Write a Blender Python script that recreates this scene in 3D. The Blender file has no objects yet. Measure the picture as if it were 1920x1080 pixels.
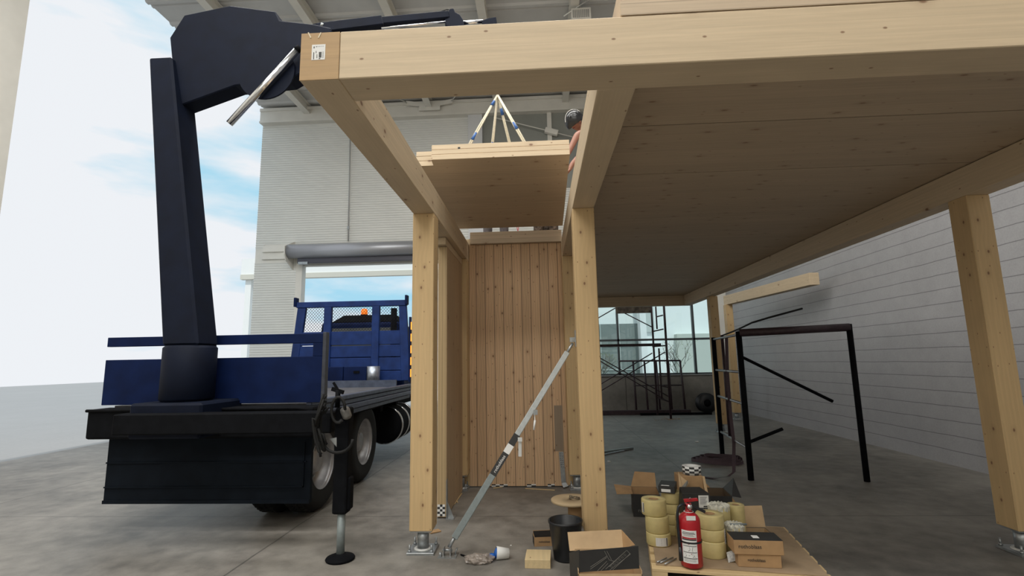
import bpy, bmesh, math, random
from mathutils import Vector, Matrix, Euler
random.seed(7)
C = bpy.context.scene.collection
S = bpy.context.scene
# ------------------------------------------------------------------ camera
YAW, PITCH, ROLL, FPX, CAMH = .0531, .1477, .0175, 932.4943, 1.5
fw = Vector((-math.sin(YAW)*math.cos(PITCH), math.cos(YAW)*math.cos(PITCH), math.sin(PITCH)))
r0 = Vector((math.cos(YAW), math.sin(YAW), 0)); u0 = r0.cross(fw)
rt = r0*math.cos(ROLL) - u0*math.sin(ROLL); up = r0*math.sin(ROLL) + u0*math.cos(ROLL)
cd = bpy.data.cameras.new('camera'); cam = bpy.data.objects.new('camera', cd); C.objects.link(cam)
cam.matrix_world = Matrix(((rt.x, up.x, -fw.x, 0), (rt.y, up.y, -fw.y, 0), (rt.z, up.z, -fw.z, CAMH), (0, 0, 0, 1)))
cd.sensor_width = 36; cd.lens = FPX*36/1920; cd.clip_start = .05; cd.clip_end = 500
S.camera = cam
# ------------------------------------------------------------------ world: bright sky with thin cloud
w = bpy.data.worlds.new('sky'); S.world = w; w.use_nodes = True
nt = w.node_tree; nt.nodes.clear()
N = lambda t: nt.nodes.new(t)
tc = N('ShaderNodeTexCoord'); mp = N('ShaderNodeMapping'); mp.inputs['Scale'].default_value = (1.4, 1.4, 5)
nz = N('ShaderNodeTexNoise'); nz.inputs['Scale'].default_value = 2.2; nz.inputs['Detail'].default_value = 5
cr = N('ShaderNodeValToRGB'); cr.color_ramp.elements[0].position = .40; cr.color_ramp.elements[0].color = (.42, .76, .95, 1)
cr.color_ramp.elements[1].position = .58; cr.color_ramp.elements[1].color = (.93, .96, 1, 1)
bg = N('ShaderNodeBackground'); bg.inputs['Strength'].default_value = 1.0; ou = N('ShaderNodeOutputWorld')
nt.links.new(tc.outputs['Generated'], mp.inputs['Vector']); nt.links.new(mp.outputs[0], nz.inputs['Vector'])
sx_ = N('ShaderNodeSeparateXYZ'); nt.links.new(tc.outputs['Generated'], sx_.inputs[0])
mr_ = N('ShaderNodeMapRange'); mr_.inputs[1].default_value = -.45; mr_.inputs[2].default_value = -.75; mr_.inputs[3].default_value = 0; mr_.inputs[4].default_value = .22
nt.links.new(sx_.outputs[0], mr_.inputs[0]); ad_ = N('ShaderNodeMath'); ad_.operation = 'ADD'; nt.links.new(nz.outputs['Fac'], ad_.inputs[0]); nt.links.new(mr_.outputs[0], ad_.inputs[1])
nt.links.new(ad_.outputs[0], cr.inputs[0]); nt.links.new(cr.outputs[0], bg.inputs[0]); nt.links.new(bg.outputs[0], ou.inputs[0])
# ------------------------------------------------------------------ lights: area lamps added under the closed roof to brighten the hall, out of view
def area(name, loc, rot, sx, sy, power, col=(1, 1, 1)):
    l = bpy.data.lights.new(name, 'AREA'); l.shape = 'RECTANGLE'; l.size = sx; l.size_y = sy; l.energy = power; l.color = col
    o = bpy.data.objects.new(name, l); C.objects.link(o); o.location = loc; o.rotation_euler = rot; return o
area('overhead_fill_light', (-2.0, 5.8, 9.6), (0, 0, 0), 9, 1.4, 520, (1, .985, .95))
area('overhead_fill_light', (-2.0, 1.6, 9.6), (0, 0, 0), 9, 1.4, 520, (1, .985, .95))
area('overhead_fill_light', (-2.0, -2.4, 9.6), (0, 0, 0), 9, 1.4, 620, (1, .985, .95))
area('rear_fill_light', (-1.0, -5.7, 6.4), (math.radians(72), 0, 0), 9, 3, 170, (1, .98, .95))  # added fill lamp before the solid near wall, which has no opening
sd_ = bpy.data.lights.new('sun', 'SUN'); sd_.energy = 2.4; sd_.angle = .02; sd_.color = (1, .97, .92)
so_ = bpy.data.objects.new('sun', sd_); C.objects.link(so_); so_.rotation_euler = Vector((-.12, .5, -.85)).to_track_quat('-Z', 'Y').to_euler()
S.view_settings.view_transform = 'Standard'; S.view_settings.look = 'None'
S.view_settings.gamma = 1; S.view_settings.exposure = -0.12; S.view_settings.use_curve_mapping = False

# ------------------------------------------------------------------ pixel helpers (read positions off the photo once, at build time)
def ray(x, y): return fw*FPX + rt*(x-960) - up*(y-540)
O3 = Vector((0, 0, CAMH))
def atz(x, y, z=0): d = ray(x, y); return O3 + d*((z-CAMH)/d.z)
def aty(x, y, Y): d = ray(x, y); return O3 + d*(Y/d.y)
def atx(x, y, X): d = ray(x, y); return O3 + d*(X/d.x)

# ------------------------------------------------------------------ materials
MATS = {}
def node_mat(name):
    m = bpy.data.materials.new(name); m.use_nodes = True; t = m.node_tree
    b = t.nodes['Principled BSDF']; return m, t, b
def plain(name, col, rough=.6, metal=0, noise=0, nscale=20, bump=0, spec=None, alpha=None, trans=None):
    if name in MATS: return MATS[name]
    m, t, b = node_mat(name)
    b.inputs['Base Color'].default_value = (*col, 1); b.inputs['Roughness'].default_value = rough; b.inputs['Metallic'].default_value = metal
    if spec is not None: b.inputs['Specular IOR Level'].default_value = spec
    if alpha is not None: b.inputs['Alpha'].default_value = alpha
    if trans: b.inputs['Transmission Weight'].default_value = trans
    if noise or bump:
        c = t.nodes.new('ShaderNodeTexCoord'); n = t.nodes.new('ShaderNodeTexNoise'); n.inputs['Scale'].default_value = nscale
        n.inputs['Detail'].default_value = 6; t.links.new(c.outputs['Object'], n.inputs['Vector'])
        if noise:
            mr = t.nodes.new('ShaderNodeMapRange'); mr.inputs[1].default_value = .3; mr.inputs[2].default_value = .7
            mr.inputs[3].default_value = 1-noise; mr.inputs[4].default_value = 1+noise
            v = t.nodes.new('ShaderNodeVectorMath'); v.operation = 'SCALE'; v.inputs[0].default_value = col
            t.links.new(n.outputs['Fac'], mr.inputs[0]); t.links.new(mr.outputs[0], v.inputs['Scale']); t.links.new(v.outputs[0], b.inputs['Base Color'])
        if bump:
            bp = t.nodes.new('ShaderNodeBump'); bp.inputs['Strength'].default_value = bump; bp.inputs['Distance'].default_value = .01
            t.links.new(n.outputs['Fac'], bp.inputs['Height']); t.links.new(bp.outputs[0], b.inputs['Normal'])
    MATS[name] = m; return m
def emit(name, col, s):
    m, t, b = node_mat(name); b.inputs['Base Color'].default_value = (*col, 1)
    b.inputs['Emission Color'].default_value = (*col, 1); b.inputs['Emission Strength'].default_value = s; return m

def wood(name, col, grain='x', across='z', board=0, seam=.35, tone=.10, knots=1.0, rough=.62, knot_col=(.16, .07, .03), seamw=.012, ksize=1.0, fig=.05, kseed=0.0, kst=1.0, kd=1.0):
    """timber: grain along one local axis, boards stacked along another, knots scattered"""
    m, t, b = node_mat(name); L = t.links.new; nn = t.nodes.new
    c = nn('ShaderNodeTexCoord'); sp = nn('ShaderNodeSeparateXYZ'); L(c.outputs['Object'], sp.inputs[0])
    ax = dict(x=0, y=1, z=2); third = [a for a in 'xyz' if a not in (grain, across)][0]
    cb = nn('ShaderNodeCombineXYZ')           # (grain, across, third)
    for i, a in enumerate((grain, across, third)): L(sp.outputs[ax[a]], cb.inputs[i])
    def M(op, a, bb=None, cc=None):
        n = nn('ShaderNodeMath'); n.operation = op
        for i, v in enumerate((a, bb, cc)):
            if v is None: continue
            if isinstance(v, (int, float)): n.inputs[i].default_value = v
            else: L(v, n.inputs[i])
        return n.outputs[0]
    def mapv(sc, off=None):
        n = nn('ShaderNodeMapping'); n.inputs['Scale'].default_value = sc; L(cb.outputs[0], n.inputs[0])
        if off is not None: L(off, n.inputs['Location'])
        return n.outputs[0]
    val = None; off = None
    if board:
        q = M('DIVIDE', M('ADD', sp.outputs[ax[across]], 50.0), board)
        idx = M('FLOOR', q); fr = M('FRACT', q)
        wn = nn('ShaderNodeTexWhiteNoise'); wn.noise_dimensions = '1D'; L(idx, wn.inputs['W'])
        off = nn('ShaderNodeVectorMath'); off.operation = 'SCALE'; off.inputs['Scale'].default_value = 13
        L(wn.outputs['Color'], off.inputs[0]); off = off.outputs[0]
        tonev = M('MULTIPLY_ADD', wn.outputs['Value'], 2*tone, 1-tone)
        edge = M('MINIMUM', fr, M('SUBTRACT', 1.0, fr))
        sm = nn('ShaderNodeMapRange'); sm.interpolation_type = 'SMOOTHSTEP'; L(edge, sm.inputs[0]); sm.inputs[1].default_value = 0; sm.inputs[2].default_value = seamw/board*.5
        sm.inputs[3].default_value = 1-seam; sm.inputs[4].default_value = 1
        val = M('MULTIPLY', tonev, sm.outputs[0])
    n1 = nn('ShaderNodeTexNoise'); n1.inputs['Scale'].default_value = 1; n1.inputs['Detail'].default_value = 5; L(mapv((1.3, 70, 70), off), n1.inputs['Vector'])
    n2 = nn('ShaderNodeTexNoise'); n2.inputs['Scale'].default_value = 1; n2.inputs['Detail'].default_value = 3; n2.inputs['Distortion'].default_value = .8; L(mapv((1.1, 9, 9), off), n2.inputs['Vector'])
    wv = nn('ShaderNodeTexWave'); wv.wave_type = 'BANDS'; wv.bands_direction = 'Y'; wv.inputs['Scale'].default_value = 9; wv.inputs['Distortion'].default_value = 7; wv.inputs['Detail'].default_value = 1
    wv.inputs['Detail Scale'].default_value = .6; L(mapv((.5, 1, 1), off), wv.inputs['Vector'])
    g = M('ADD', M('MULTIPLY', M('SUBTRACT', n1.outputs['Fac'], .5), .24), M('MULTIPLY', M('SUBTRACT', n2.outputs['Fac'], .5), .22))
    g = M('ADD', g, M('MULTIPLY', M('SUBTRACT', wv.outputs['Fac'], .5), fig))
    fac = M('ADD', 1.0, g)
    if val is not None: fac = M('MULTIPLY', fac, val)
    base = nn('ShaderNodeVectorMath'); base.operation = 'SCALE'; base.inputs[0].default_value = col; L(fac, base.inputs['Scale'])
    outc = base.outputs[0]
    if knots:
        s2 = M('ADD', sp.outputs[ax[across]], sp.outputs[ax[third]])
        def knotlayer(sc, thr, soft, sel, dark, o_=0.0):
            v = nn('ShaderNodeTexVoronoi'); v.voronoi_dimensions = '2D'; v.inputs['Scale'].default_value = 1
            c2 = nn('ShaderNodeCombineXYZ'); L(M('MULTIPLY_ADD', sp.outputs[ax[grain]], sc[0]/kst, o_), c2.inputs[0]); L(M('MULTIPLY_ADD', s2, sc[1], o_*.7), c2.inputs[1]); L(c2.outputs[0], v.inputs['Vector'])
            mr = nn('ShaderNodeMapRange'); mr.interpolation_type = 'SMOOTHSTEP'; L(v.outputs['Distance'], mr.inputs[0])
            mr.inputs[1].default_value = thr; mr.inputs[2].default_value = thr+soft; mr.inputs[3].default_value = dark; mr.inputs[4].default_value = 0
            sx = nn('ShaderNodeSeparateColor'); L(v.outputs['Color'], sx.inputs[0])
            return M('MULTIPLY', mr.outputs[0], M('GREATER_THAN', sx.outputs[0], sel))
        k = ksize
        k1 = knotlayer((2.9/k, 4.6/k), .026, .05, 1-.50*knots, .72*kd, kseed)
        k2 = knotlayer((5.2/k, 9.5/k), .025, .045, 1-.42*knots, .78*kd, kseed+3.3)
        k3 = knotlayer((2.9/k, 4.6/k), .05, .18, 1-.50*knots, .16, kseed)
        kk = M('MINIMUM', M('ADD', M('MAXIMUM', k1, k2), k3), 1.0)
        mx = nn('ShaderNodeMix'); mx.data_type = 'RGBA'; L(kk, mx.inputs[0]); L(outc, mx.inputs[6]); mx.inputs[7].default_value = (*knot_col, 1)
        outc = mx.outputs[2]
    L(outc, b.inputs['Base Color']); b.inputs['Roughness'].default_value = rough
    bp = nn('ShaderNodeBump'); bp.inputs['Strength'].default_value = .12; bp.inputs['Distance'].default_value = .004
    L(n1.outputs['Fac'], bp.inputs['Height']); L(bp.outputs[0], b.inputs['Normal'])
    return m

def concrete(name, col, scale=1.2, joints=(), stain=.3):
    m, t, b = node_mat(name); L = t.links.new; nn = t.nodes.new
    c = nn('ShaderNodeTexCoord')
    def noise(s, d, dist=0):
        n = nn('ShaderNodeTexNoise'); n.inputs['Scale'].default_value = s; n.inputs['Detail'].default_value = d; n.inputs['Distortion'].default_value = dist
        L(c.outputs['Object'], n.inputs['Vector']); return n.outputs['Fac']
    def M(op, a, bb=None):
        n = nn('ShaderNodeMath'); n.operation = op
        for i, v in enumerate((a, bb)):
            if v is None: continue
            if isinstance(v, (int, float)): n.inputs[i].default_value = v
            else: L(v, n.inputs[i])
        return n.outputs[0]
    g = M('ADD', M('MULTIPLY', M('SUBTRACT', noise(scale, 6, .6), .5), stain*2), M('MULTIPLY', M('SUBTRACT', noise(scale*7, 5), .5), stain*1.3))
    g = M('ADD', g, M('MULTIPLY', M('SUBTRACT', noise(scale*60, 3), .5), .25)); fac = M('ADD', g, 1.0)
    sp = nn('ShaderNodeSeparateXYZ'); L(c.outputs['Object'], sp.inputs[0])
    for axis, pos, wd in joints:
        d = M('ABSOLUTE', M('SUBTRACT', M('ADD', sp.outputs[axis], M('MULTIPLY', M('SUBTRACT', noise(3, 2), .5), .02)), pos))
        mr = nn('ShaderNodeMapRange'); L(d, mr.inputs[0]); mr.inputs[1].default_value = wd*.4; mr.inputs[2].default_value = wd; mr.inputs[3].default_value = .45; mr.inputs[4].default_value = 1
        fac = M('MULTIPLY', fac, mr.outputs[0])
    v = nn('ShaderNodeVectorMath'); v.operation = 'SCALE'; v.inputs[0].default_value = col; L(fac, v.inputs['Scale']); L(v.outputs[0], b.inputs['Base Color'])
    b.inputs['Roughness'].default_value = .5; b.inputs['Specular IOR Level'].default_value = .5
    bp = nn('ShaderNodeBump'); bp.inputs['Strength'].default_value = .15; bp.inputs['Distance'].default_value = .01; L(noise(scale*30, 4), bp.inputs['Height']); L(bp.outputs[0], b.inputs['Normal'])
    return m

# ------------------------------------------------------------------ mesh builder
LOC = {}
class MB:
    def __init__(s): s.bm = bmesh.new()
    def box(s, a, b):
        x0, x1 = sorted((a[0], b[0])); y0, y1 = sorted((a[1], b[1])); z0, z1 = sorted((a[2], b[2]))
        vs = [s.bm.verts.new(p) for p in ((x0,y0,z0),(x1,y0,z0),(x1,y1,z0),(x0,y1,z0),(x0,y0,z1),(x1,y0,z1),(x1,y1,z1),(x0,y1,z1))]
        for f in ((0,3,2,1),(4,5,6,7),(0,1,5,4),(1,2,6,5),(2,3,7,6),(3,0,4,7)): s.bm.faces.new([vs[i] for i in f])
        return s
    def hexa(s, p):   # 8 points, bottom ring then top ring
        vs = [s.bm.verts.new(q) for q in p]
        for f in ((0,3,2,1),(4,5,6,7),(0,1,5,4),(1,2,6,5),(2,3,7,6),(3,0,4,7)): s.bm.faces.new([vs[i] for i in f])
        return s
    def obox(s, c, size, M3):  # oriented box
        c = Vector(c); h = [v/2 for v in size]
        s.hexa([c + M3 @ Vector((a*h[0], b*h[1], d*h[2])) for a, b, d in ((-1,-1,-1),(1,-1,-1),(1,1,-1),(-1,1,-1),(-1,-1,1),(1,-1,1),(1,1,1),(-1,1,1))]); return s
    def bar(s, p0, p1, wd, ht, upv=(0, 0, 1)):
        p0, p1 = Vector(p0), Vector(p1); d = (p1-p0); l = d.length; d.normalize(); u = Vector(upv)
        sd = d.cross(u)
        if sd.length < 1e-3: sd = d.cross(Vector((1, 0, 0)))
        sd.normalize(); u = sd.cross(d)
        M3 = Matrix((d, sd, u)).transposed(); return s.obox((p0+p1)/2, (l, wd, ht), M3)
    def cyl(s, p0, p1, r0, r1=None, n=20, caps=True):
        r1 = r0 if r1 is None else r1
        p0, p1 = Vector(p0), Vector(p1); d = (p1-p0).normalized(); a = d.orthogonal().normalized(); b = d.cross(a)
        A = [s.bm.verts.new(p0 + (a*math.cos(t)+b*math.sin(t))*r0) for t in [2*math.pi*i/n for i in range(n)]]
        B = [s.bm.verts.new(p1 + (a*math.cos(t)+b*math.sin(t))*r1) for t in [2*math.pi*i/n for i in range(n)]]
        for i in range(n):
            f = s.bm.faces.new((A[i], A[(i+1) % n], B[(i+1) % n], B[i])); f.smooth = True
        if caps: s.bm.faces.new(A[::-1]); s.bm.faces.new(B)
        return s
    def tube(s, pts, r, n=8):
        pts = [Vector(p) for p in pts]; rings = []
        a = (pts[1]-pts[0]).normalized().orthogonal().normalized()
        for i, p in enumerate(pts):
            d = (pts[min(i+1, len(pts)-1)]-pts[max(i-1, 0)]).normalized()
            a = (a - d*a.dot(d)).normalized(); b = d.cross(a)
            rr = r[i] if isinstance(r, (list, tuple)) else r
            rings.append([s.bm.verts.new(p+(a*math.cos(2*math.pi*k/n)+b*math.sin(2*math.pi*k/n))*rr) for k in range(n)])
        for R, Q in zip(rings, rings[1:]):
            for k in range(n):
                f = s.bm.faces.new((R[k], R[(k+1) % n], Q[(k+1) % n], Q[k])); f.smooth = True
        s.bm.faces.new(rings[0][::-1]); s.bm.faces.new(rings[-1]); return s
    def ribbon(s, pts, wv, th):   # flat strap: width vector per strap, small thickness
        pts = [Vector(p) for p in pts]; wv = Vector(wv); rings = []
        for i, p in enumerate(pts):
            d = (pts[min(i+1, len(pts)-1)]-pts[max(i-1, 0)]).normalized(); nrm = d.cross(wv).normalized()*th/2
            rings.append([s.bm.verts.new(q) for q in (p-wv/2-nrm, p+wv/2-nrm, p+wv/2+nrm, p-wv/2+nrm)])
        for R, Q in zip(rings, rings[1:]):
            for k in range(4): s.bm.faces.new((R[k], R[(k+1) % 4], Q[(k+1) % 4], Q[k]))
        s.bm.faces.new(rings[0][::-1]); s.bm.faces.new(rings[-1]); return s
    def lathe(s, prof, c, n=32, axis=(0, 0, 1), cap=True):
        c = Vector(c); d = Vector(axis).normalized(); a = d.orthogonal().normalized(); b = d.cross(a); rings = []
        for r, z in prof:
            if r < 1e-5: rings.append([s.bm.verts.new(c+d*z)])
            else: rings.append([s.bm.verts.new(c+d*z+(a*math.cos(2*math.pi*k/n)+b*math.sin(2*math.pi*k/n))*r) for k in range(n)])
        for R, Q in zip(rings, rings[1:]):
            for k in range(n):
                if len(R) == 1 and len(Q) == 1: continue
                if len(R) == 1: f = s.bm.faces.new((R[0], Q[(k+1) % n], Q[k]))
                elif len(Q) == 1: f = s.bm.faces.new((R[k], R[(k+1) % n], Q[0]))
                else: f = s.bm.faces.new((R[k], R[(k+1) % n], Q[(k+1) % n], Q[k]))
                f.smooth = True
        if cap:
            if len(rings[0]) > 1: s.bm.faces.new(rings[0][::-1])
            if len(rings[-1]) > 1: s.bm.faces.new(rings[-1])
        return s
    def prism(s, poly, ext):   # polygon points, extruded by vector
        e = Vector(ext); A = [s.bm.verts.new(p) for p in poly]; B = [s.bm.verts.new(Vector(p)+e) for p in poly]; n = len(A)
        s.bm.faces.new(A[::-1]); s.bm.faces.new(B)
        for i in range(n): s.bm.faces.new((A[i], A[(i+1) % n], B[(i+1) % n], B[i]))
        return s
    def sphere(s, c, r, sc=(1, 1, 1), seg=16):
        m = Matrix.Translation(c) @ Matrix.Diagonal((r*sc[0], r*sc[1], r*sc[2], 1))
        g = bmesh.ops.create_uvsphere(s.bm, u_segments=seg, v_segments=seg//2+2, radius=1, matrix=m)
        for v in g['verts']:
            for f in v.link_faces: f.smooth = True
        return s
    def jitter(s, a, seed=1):
        rr = random.Random(seed)
        for v in s.bm.verts: v.co += Vector((rr.uniform(-a, a), rr.uniform(-a, a), rr.uniform(-a, a)))
        return s
    def build(s, name, mat, parent=None, bevel=0, origin=None, seg=1):
        bmesh.ops.recalc_face_normals(s.bm, faces=s.bm.faces)
        if parent is not None: org = LOC[parent.name]
        elif origin is not None: org = Vector(origin)
        else:
            xs = [v.co for v in s.bm.verts]
            org = Vector(((min(v.x for v in xs)+max(v.x for v in xs))/2, (min(v.y for v in xs)+max(v.y for v in xs))/2, min(v.z for v in xs)))
        for v in s.bm.verts: v.co -= org
        me = bpy.data.meshes.new(name); s.bm.to_mesh(me); s.bm.free()
        o = bpy.data.objects.new(name, me); C.objects.link(o)
        for mm in (mat if isinstance(mat, (list, tuple)) else [mat]): me.materials.append(mm)
        if parent is not None: o.parent = parent
        else: o.location = org
        LOC[o.name] = org
        if bevel:
            b = o.modifiers.new('bevel', 'BEVEL'); b.width = bevel; b.segments = seg; b.limit_method = 'ANGLE'; b.angle_limit = math.radians(40)
        return o
def tag(o, label, cat, group=None):
    o['label'] = label; o['category'] = cat
    if group: o['group'] = group
    return o
def thing(name, label, cat, loc, group=None):
    o = bpy.data.objects.new(name, None); C.objects.link(o); o.location = loc; o.empty_display_size = .1; LOC[o.name] = Vector(loc)
    return tag(o, label, cat, group)
def struct(name, mb, mat, parent=None, origin=(0, 0, 0), bevel=0):
    o = mb.build(name, mat, parent, origin=origin, bevel=bevel)
    if parent is None: o['kind'] = 'structure'
    return o
def lab(o, text): o['label'] = text; return o
def text(name, s, size, loc, M3, mat, parent, depth=.0006):
    """lettering as a mesh; M3 columns = text right, text up, outward normal"""
    cu = bpy.data.curves.new(name, 'FONT'); cu.body = s; cu.size = size; cu.extrude = depth; cu.align_x = 'CENTER'; cu.align_y = 'CENTER'; cu.resolution_u = 3
    t = bpy.data.objects.new(name+'_tmp', cu); C.objects.link(t); bpy.context.view_layer.update()
    me = bpy.data.meshes.new_from_object(t.evaluated_get(bpy.context.evaluated_depsgraph_get()))
    bpy.data.objects.remove(t)
    me.materials.clear(); me.materials.append(mat)
    org = LOC[parent.name]
    me.transform(Matrix.Translation(Vector(loc)-org) @ M3.to_4x4())
    o = bpy.data.objects.new(name, me); C.objects.link(o); o.parent = parent; LOC[o.name] = org; return o
def cols(a, b, c): return Matrix((Vector(a), Vector(b), Vector(c))).transposed()
FRONT = cols((1, 0, 0), (0, 0, 1), (0, -1, 0))

# ------------------------------------------------------------------ palette
SPR = (.575, .455, .305)                      # planed spruce
m_beam_x = wood('spruce_beam_x', SPR, 'x', 'z', board=.04, seam=.05, tone=.035, knots=.45, seamw=.004)
m_beam_y = wood('spruce_beam_y', SPR, 'y', 'z', board=.04, seam=.05, tone=.035, knots=.5, seamw=.004)
m_beam_z = wood('spruce_beam_z', (.56, .392, .20), 'z', 'x', board=.0925, seam=.04, tone=.03, knots=.75, seamw=.003, kseed=2.1, ksize=.7)
m_under = wood('spruce_panel_underside', (.46, .36, .25), 'x', 'y', board=.14, seam=.10, tone=.035, knots=.85, seamw=.006, ksize=.68, fig=.03, kst=1.7, kd=.75)
m_slabedge = wood('spruce_slab_edge', (.52, .41, .29), 'x', 'z', board=.054, seam=.3, tone=.09, knots=.3, seamw=.008)
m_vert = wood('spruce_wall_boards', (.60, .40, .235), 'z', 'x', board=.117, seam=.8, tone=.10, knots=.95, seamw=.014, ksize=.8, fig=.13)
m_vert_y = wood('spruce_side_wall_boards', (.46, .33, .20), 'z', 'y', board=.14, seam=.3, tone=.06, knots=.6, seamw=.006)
m_end = wood('spruce_end_grain', (.42, .275, .135), 'x', 'z', board=.04, seam=.06, tone=.05, knots=0, seamw=.004)
m_rough = wood('rough_pine', (.58, .43, .23), 'x', 'y', knots=.5)
m_ply = wood('old_plywood', (.50, .38, .23), 'x', 'y', knots=.4)
m_kraft = plain('kraft_cardboard', (.38, .235, .115), .85, noise=.1, nscale=14)
m_kraft_l = plain('light_kraft_cardboard', (.50, .35, .20), .85, noise=.08, nscale=12)
m_blackcard = plain('black_printed_cardboard', (.022, .022, .022), .55, noise=.15)
m_print = plain('grey_print', (.20, .19, .17), .6)
m_white = plain('white_paper', (.74, .74, .72), .7)
m_ink = plain('black_ink', (.03, .03, .03), .6)
m_steelw = plain('off_white_painted_steel', (.74, .72, .66), .5, noise=.04, nscale=3)
m_wallsheet = plain('off_white_wall_sheet', (.72, .72, .68), .5, noise=.03, nscale=1)
m_roofsheet = plain('grey_roof_deck', (.58, .58, .57), .5, metal=.0, noise=.05, nscale=2)
m_galv = plain('galvanised_steel', (.36, .38, .39), .38, metal=.75, noise=.16, nscale=25)
m_galv2 = plain('brushed_galvanised_steel', (.26, .30, .305), .5, metal=.4, noise=.08, nscale=40)
m_black = plain('black_rubber', (.012, .012, .012), .7, noise=.2, nscale=10, spec=.25)
m_plasticb = plain('black_plastic', (.012, .014, .017), .35)
m_blackst = plain('dark_painted_steel', (.005, .0055, .007), .75, noise=.3, nscale=14, spec=.08)
m_scaf = plain('maroon_black_scaffold_paint', (.035, .018, .024), .5, noise=.3, nscale=20)
m_blue = plain('blue_truck_paint', (.010, .032, .14), .5, noise=.25, nscale=7, spec=.25)
m_blued = plain('dark_blue_truck_paint', (.004, .012, .055), .6, noise=.25, nscale=5, spec=.12)
m_navy = plain('navy_crane_paint', (.004, .007, .018), .6, noise=.2, nscale=6, spec=.15)
m_chrome = plain('chromed_rod', (.75, .76, .78), .16, metal=1)
m_alu = plain('dull_aluminium', (.10, .12, .175), .42, metal=.5, noise=.2, nscale=12)
m_red = plain('extinguisher_red', (.42, .012, .02), .32)
m_roll = plain('pale_yellow_foam_roll', (.60, .50, .23), .5, noise=.08, nscale=20)
m_foil = plain('shiny_film_wrap', (.66, .65, .56), .2, noise=.35, nscale=40, bump=1.0)
m_skin = plain('skin', (.34, .16, .11), .55)
m_glass = None

# ================================================================== STRUCTURE
FW = 15.10      # inner face of far wall
XL, XR = -9.0, 5.6
m_floor = concrete('floor_concrete', (.185, .172, .152), .9, joints=((0, -2.33, .012), (1, 5.16, .010), (1, 9.05, .012), (0, 1.9, .010), (0, -6.2, .012)), stain=.85)
struct('floor', MB().box((XL, -6, -.25), (XR+.3, FW+.3, 0)), m_floor)
m_ground = concrete('outdoor_paving', (.30, .295, .29), .2, stain=.1)
struct('ground', MB().box((-60, -40, -.45), (60, 90, -.255)), m_ground)
# far wall with ribbed sheeting, door opening and window opening
DX0, DX1, DZ = -7.43, -2.9, 4.63         # roller door opening
WX0, WX1, WZ0, WZ1 = .55, 5.15, 1.05, 4.6  # window band
def ribbed(mb, x0, x1, z0, z1, y, pitch=.078, d=.014):
    n = max(1, int(round((z1-z0)/pitch))); p = (z1-z0)/n; prof = []
    for i in range(n):
        z = z0+i*p; prof += [(y, z), (y, z+p*.62), (y-d, z+p*.72), (y-d, z+p*.9)]
    prof.append((y, z1))
    A = [mb.bm.verts.new((x0, a, b)) for a, b in prof]; B = [mb.bm.verts.new((x1, a, b)) for a, b in prof]
    for i in range(len(A)-1): mb.bm.faces.new((A[i], A[i+1], B[i+1], B[i]))
wall = MB()
for (x0, x1, z0, z1) in ((XL, DX0, 0, 10.3), (DX0, DX1, DZ, 10.3), (DX1, WX0, 0, 10.3), (WX0, WX1, WZ1, 10.3), (WX1, XR+.3, 0, 10.3)):
    wall.box((x0, FW, z0), (x1, FW+.22, z1))
wall_far = struct('wall_far', wall, m_steelw)
sh = MB()
for (x0, x1, z0, z1) in ((XL, DX0-.12, .1, 4.75), (XL, -8.7, 5.2, 9.5), (-8.7, -6.02, 5.35, 9.5), (-5.95, -2.0, 5.35, 9.5), (-2.9, -.2, .1, 5.2), (-1.66, 5.5, 4.7, 6.86)):
    ribbed(sh, x0, x1, z0, z1, FW-.008)
struct('ribbed_sheeting', sh, m_wallsheet, wall_far)
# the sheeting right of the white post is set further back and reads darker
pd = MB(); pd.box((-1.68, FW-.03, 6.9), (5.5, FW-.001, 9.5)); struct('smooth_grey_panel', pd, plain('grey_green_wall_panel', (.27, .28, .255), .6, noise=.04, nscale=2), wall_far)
struct('concrete_sill_wall', MB().box((WX0-.4, FW-.06, 0), (WX1+.02, FW-.002, WZ0-.02)), concrete('sill_concrete', (.20, .19, .17), 1.4, joints=((0, 2.5, .02),), stain=.4), wall_far)
struct('sill_cap', MB().box((WX0-.4, FW-.10, WZ0-.02), (WX1+.02, FW+.05, WZ0+.01)), m_galv, wall_far)
struct('wall_near', MB().box((XL, -6.25, 0), (XR+.3, -6, 10.3)), m_steelw)
struct('wall_left', MB().box((XL-.25, -6, 0), (XL, 7.6, 10.3)), m_steelw)
struct('wall_right', MB().box((XR, -6, 0), (XR+.3, FW, 10.3)), None or concrete('block_wall', (.34, .335, .34), .8, joints=tuple((2, .2*k, .007) for k in range(1, 24)), stain=.15))
# flashing, jamb and brackets around the roller door
t1 = MB(); t1.box((-8.75, FW-.03, 5.12), (-7.85, FW, 5.3)); t1.box((-8.75, FW-.07, 4.86), (-7.85, FW, 4.92)); t1.box((-8.75, FW-.07, 5.1), (-7.85, FW, 5.15))
t1.box((-7.62, FW-.05, 0), (-7.43, FW, 4.85)); t1.box((-7.47, FW-.1, 0), (-7.40, FW, 4.65))
struct('trim_1', t1, m_steelw)
t2 = MB()
e0, e1 = aty(510, 205, FW), aty(1065, 209, FW)
t2.box((XL, FW-.20, 9.42), (5.6, FW-.04, 9.86)); t2.box((XL, FW-.24, 9.80), (5.6, FW-.02, 9.9)); t2.box((XL, FW-.24, 9.40), (5.6, FW-.02, 9.46))
struct('trim_2', t2, m_steelw)
t3 = MB(); t3.box((-2.12, FW-.16, 5.3), (-1.66, FW, 9.42)); struct('trim_3', t3, plain('white_post_paint', (.66, .67, .68), .5))
for k, x in enumerate((.42,)):
    struct('trim_4', MB().box((x, FW-.1, 5.2), (x+.14, FW-.02, 9.42)), m_steelw)
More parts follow.
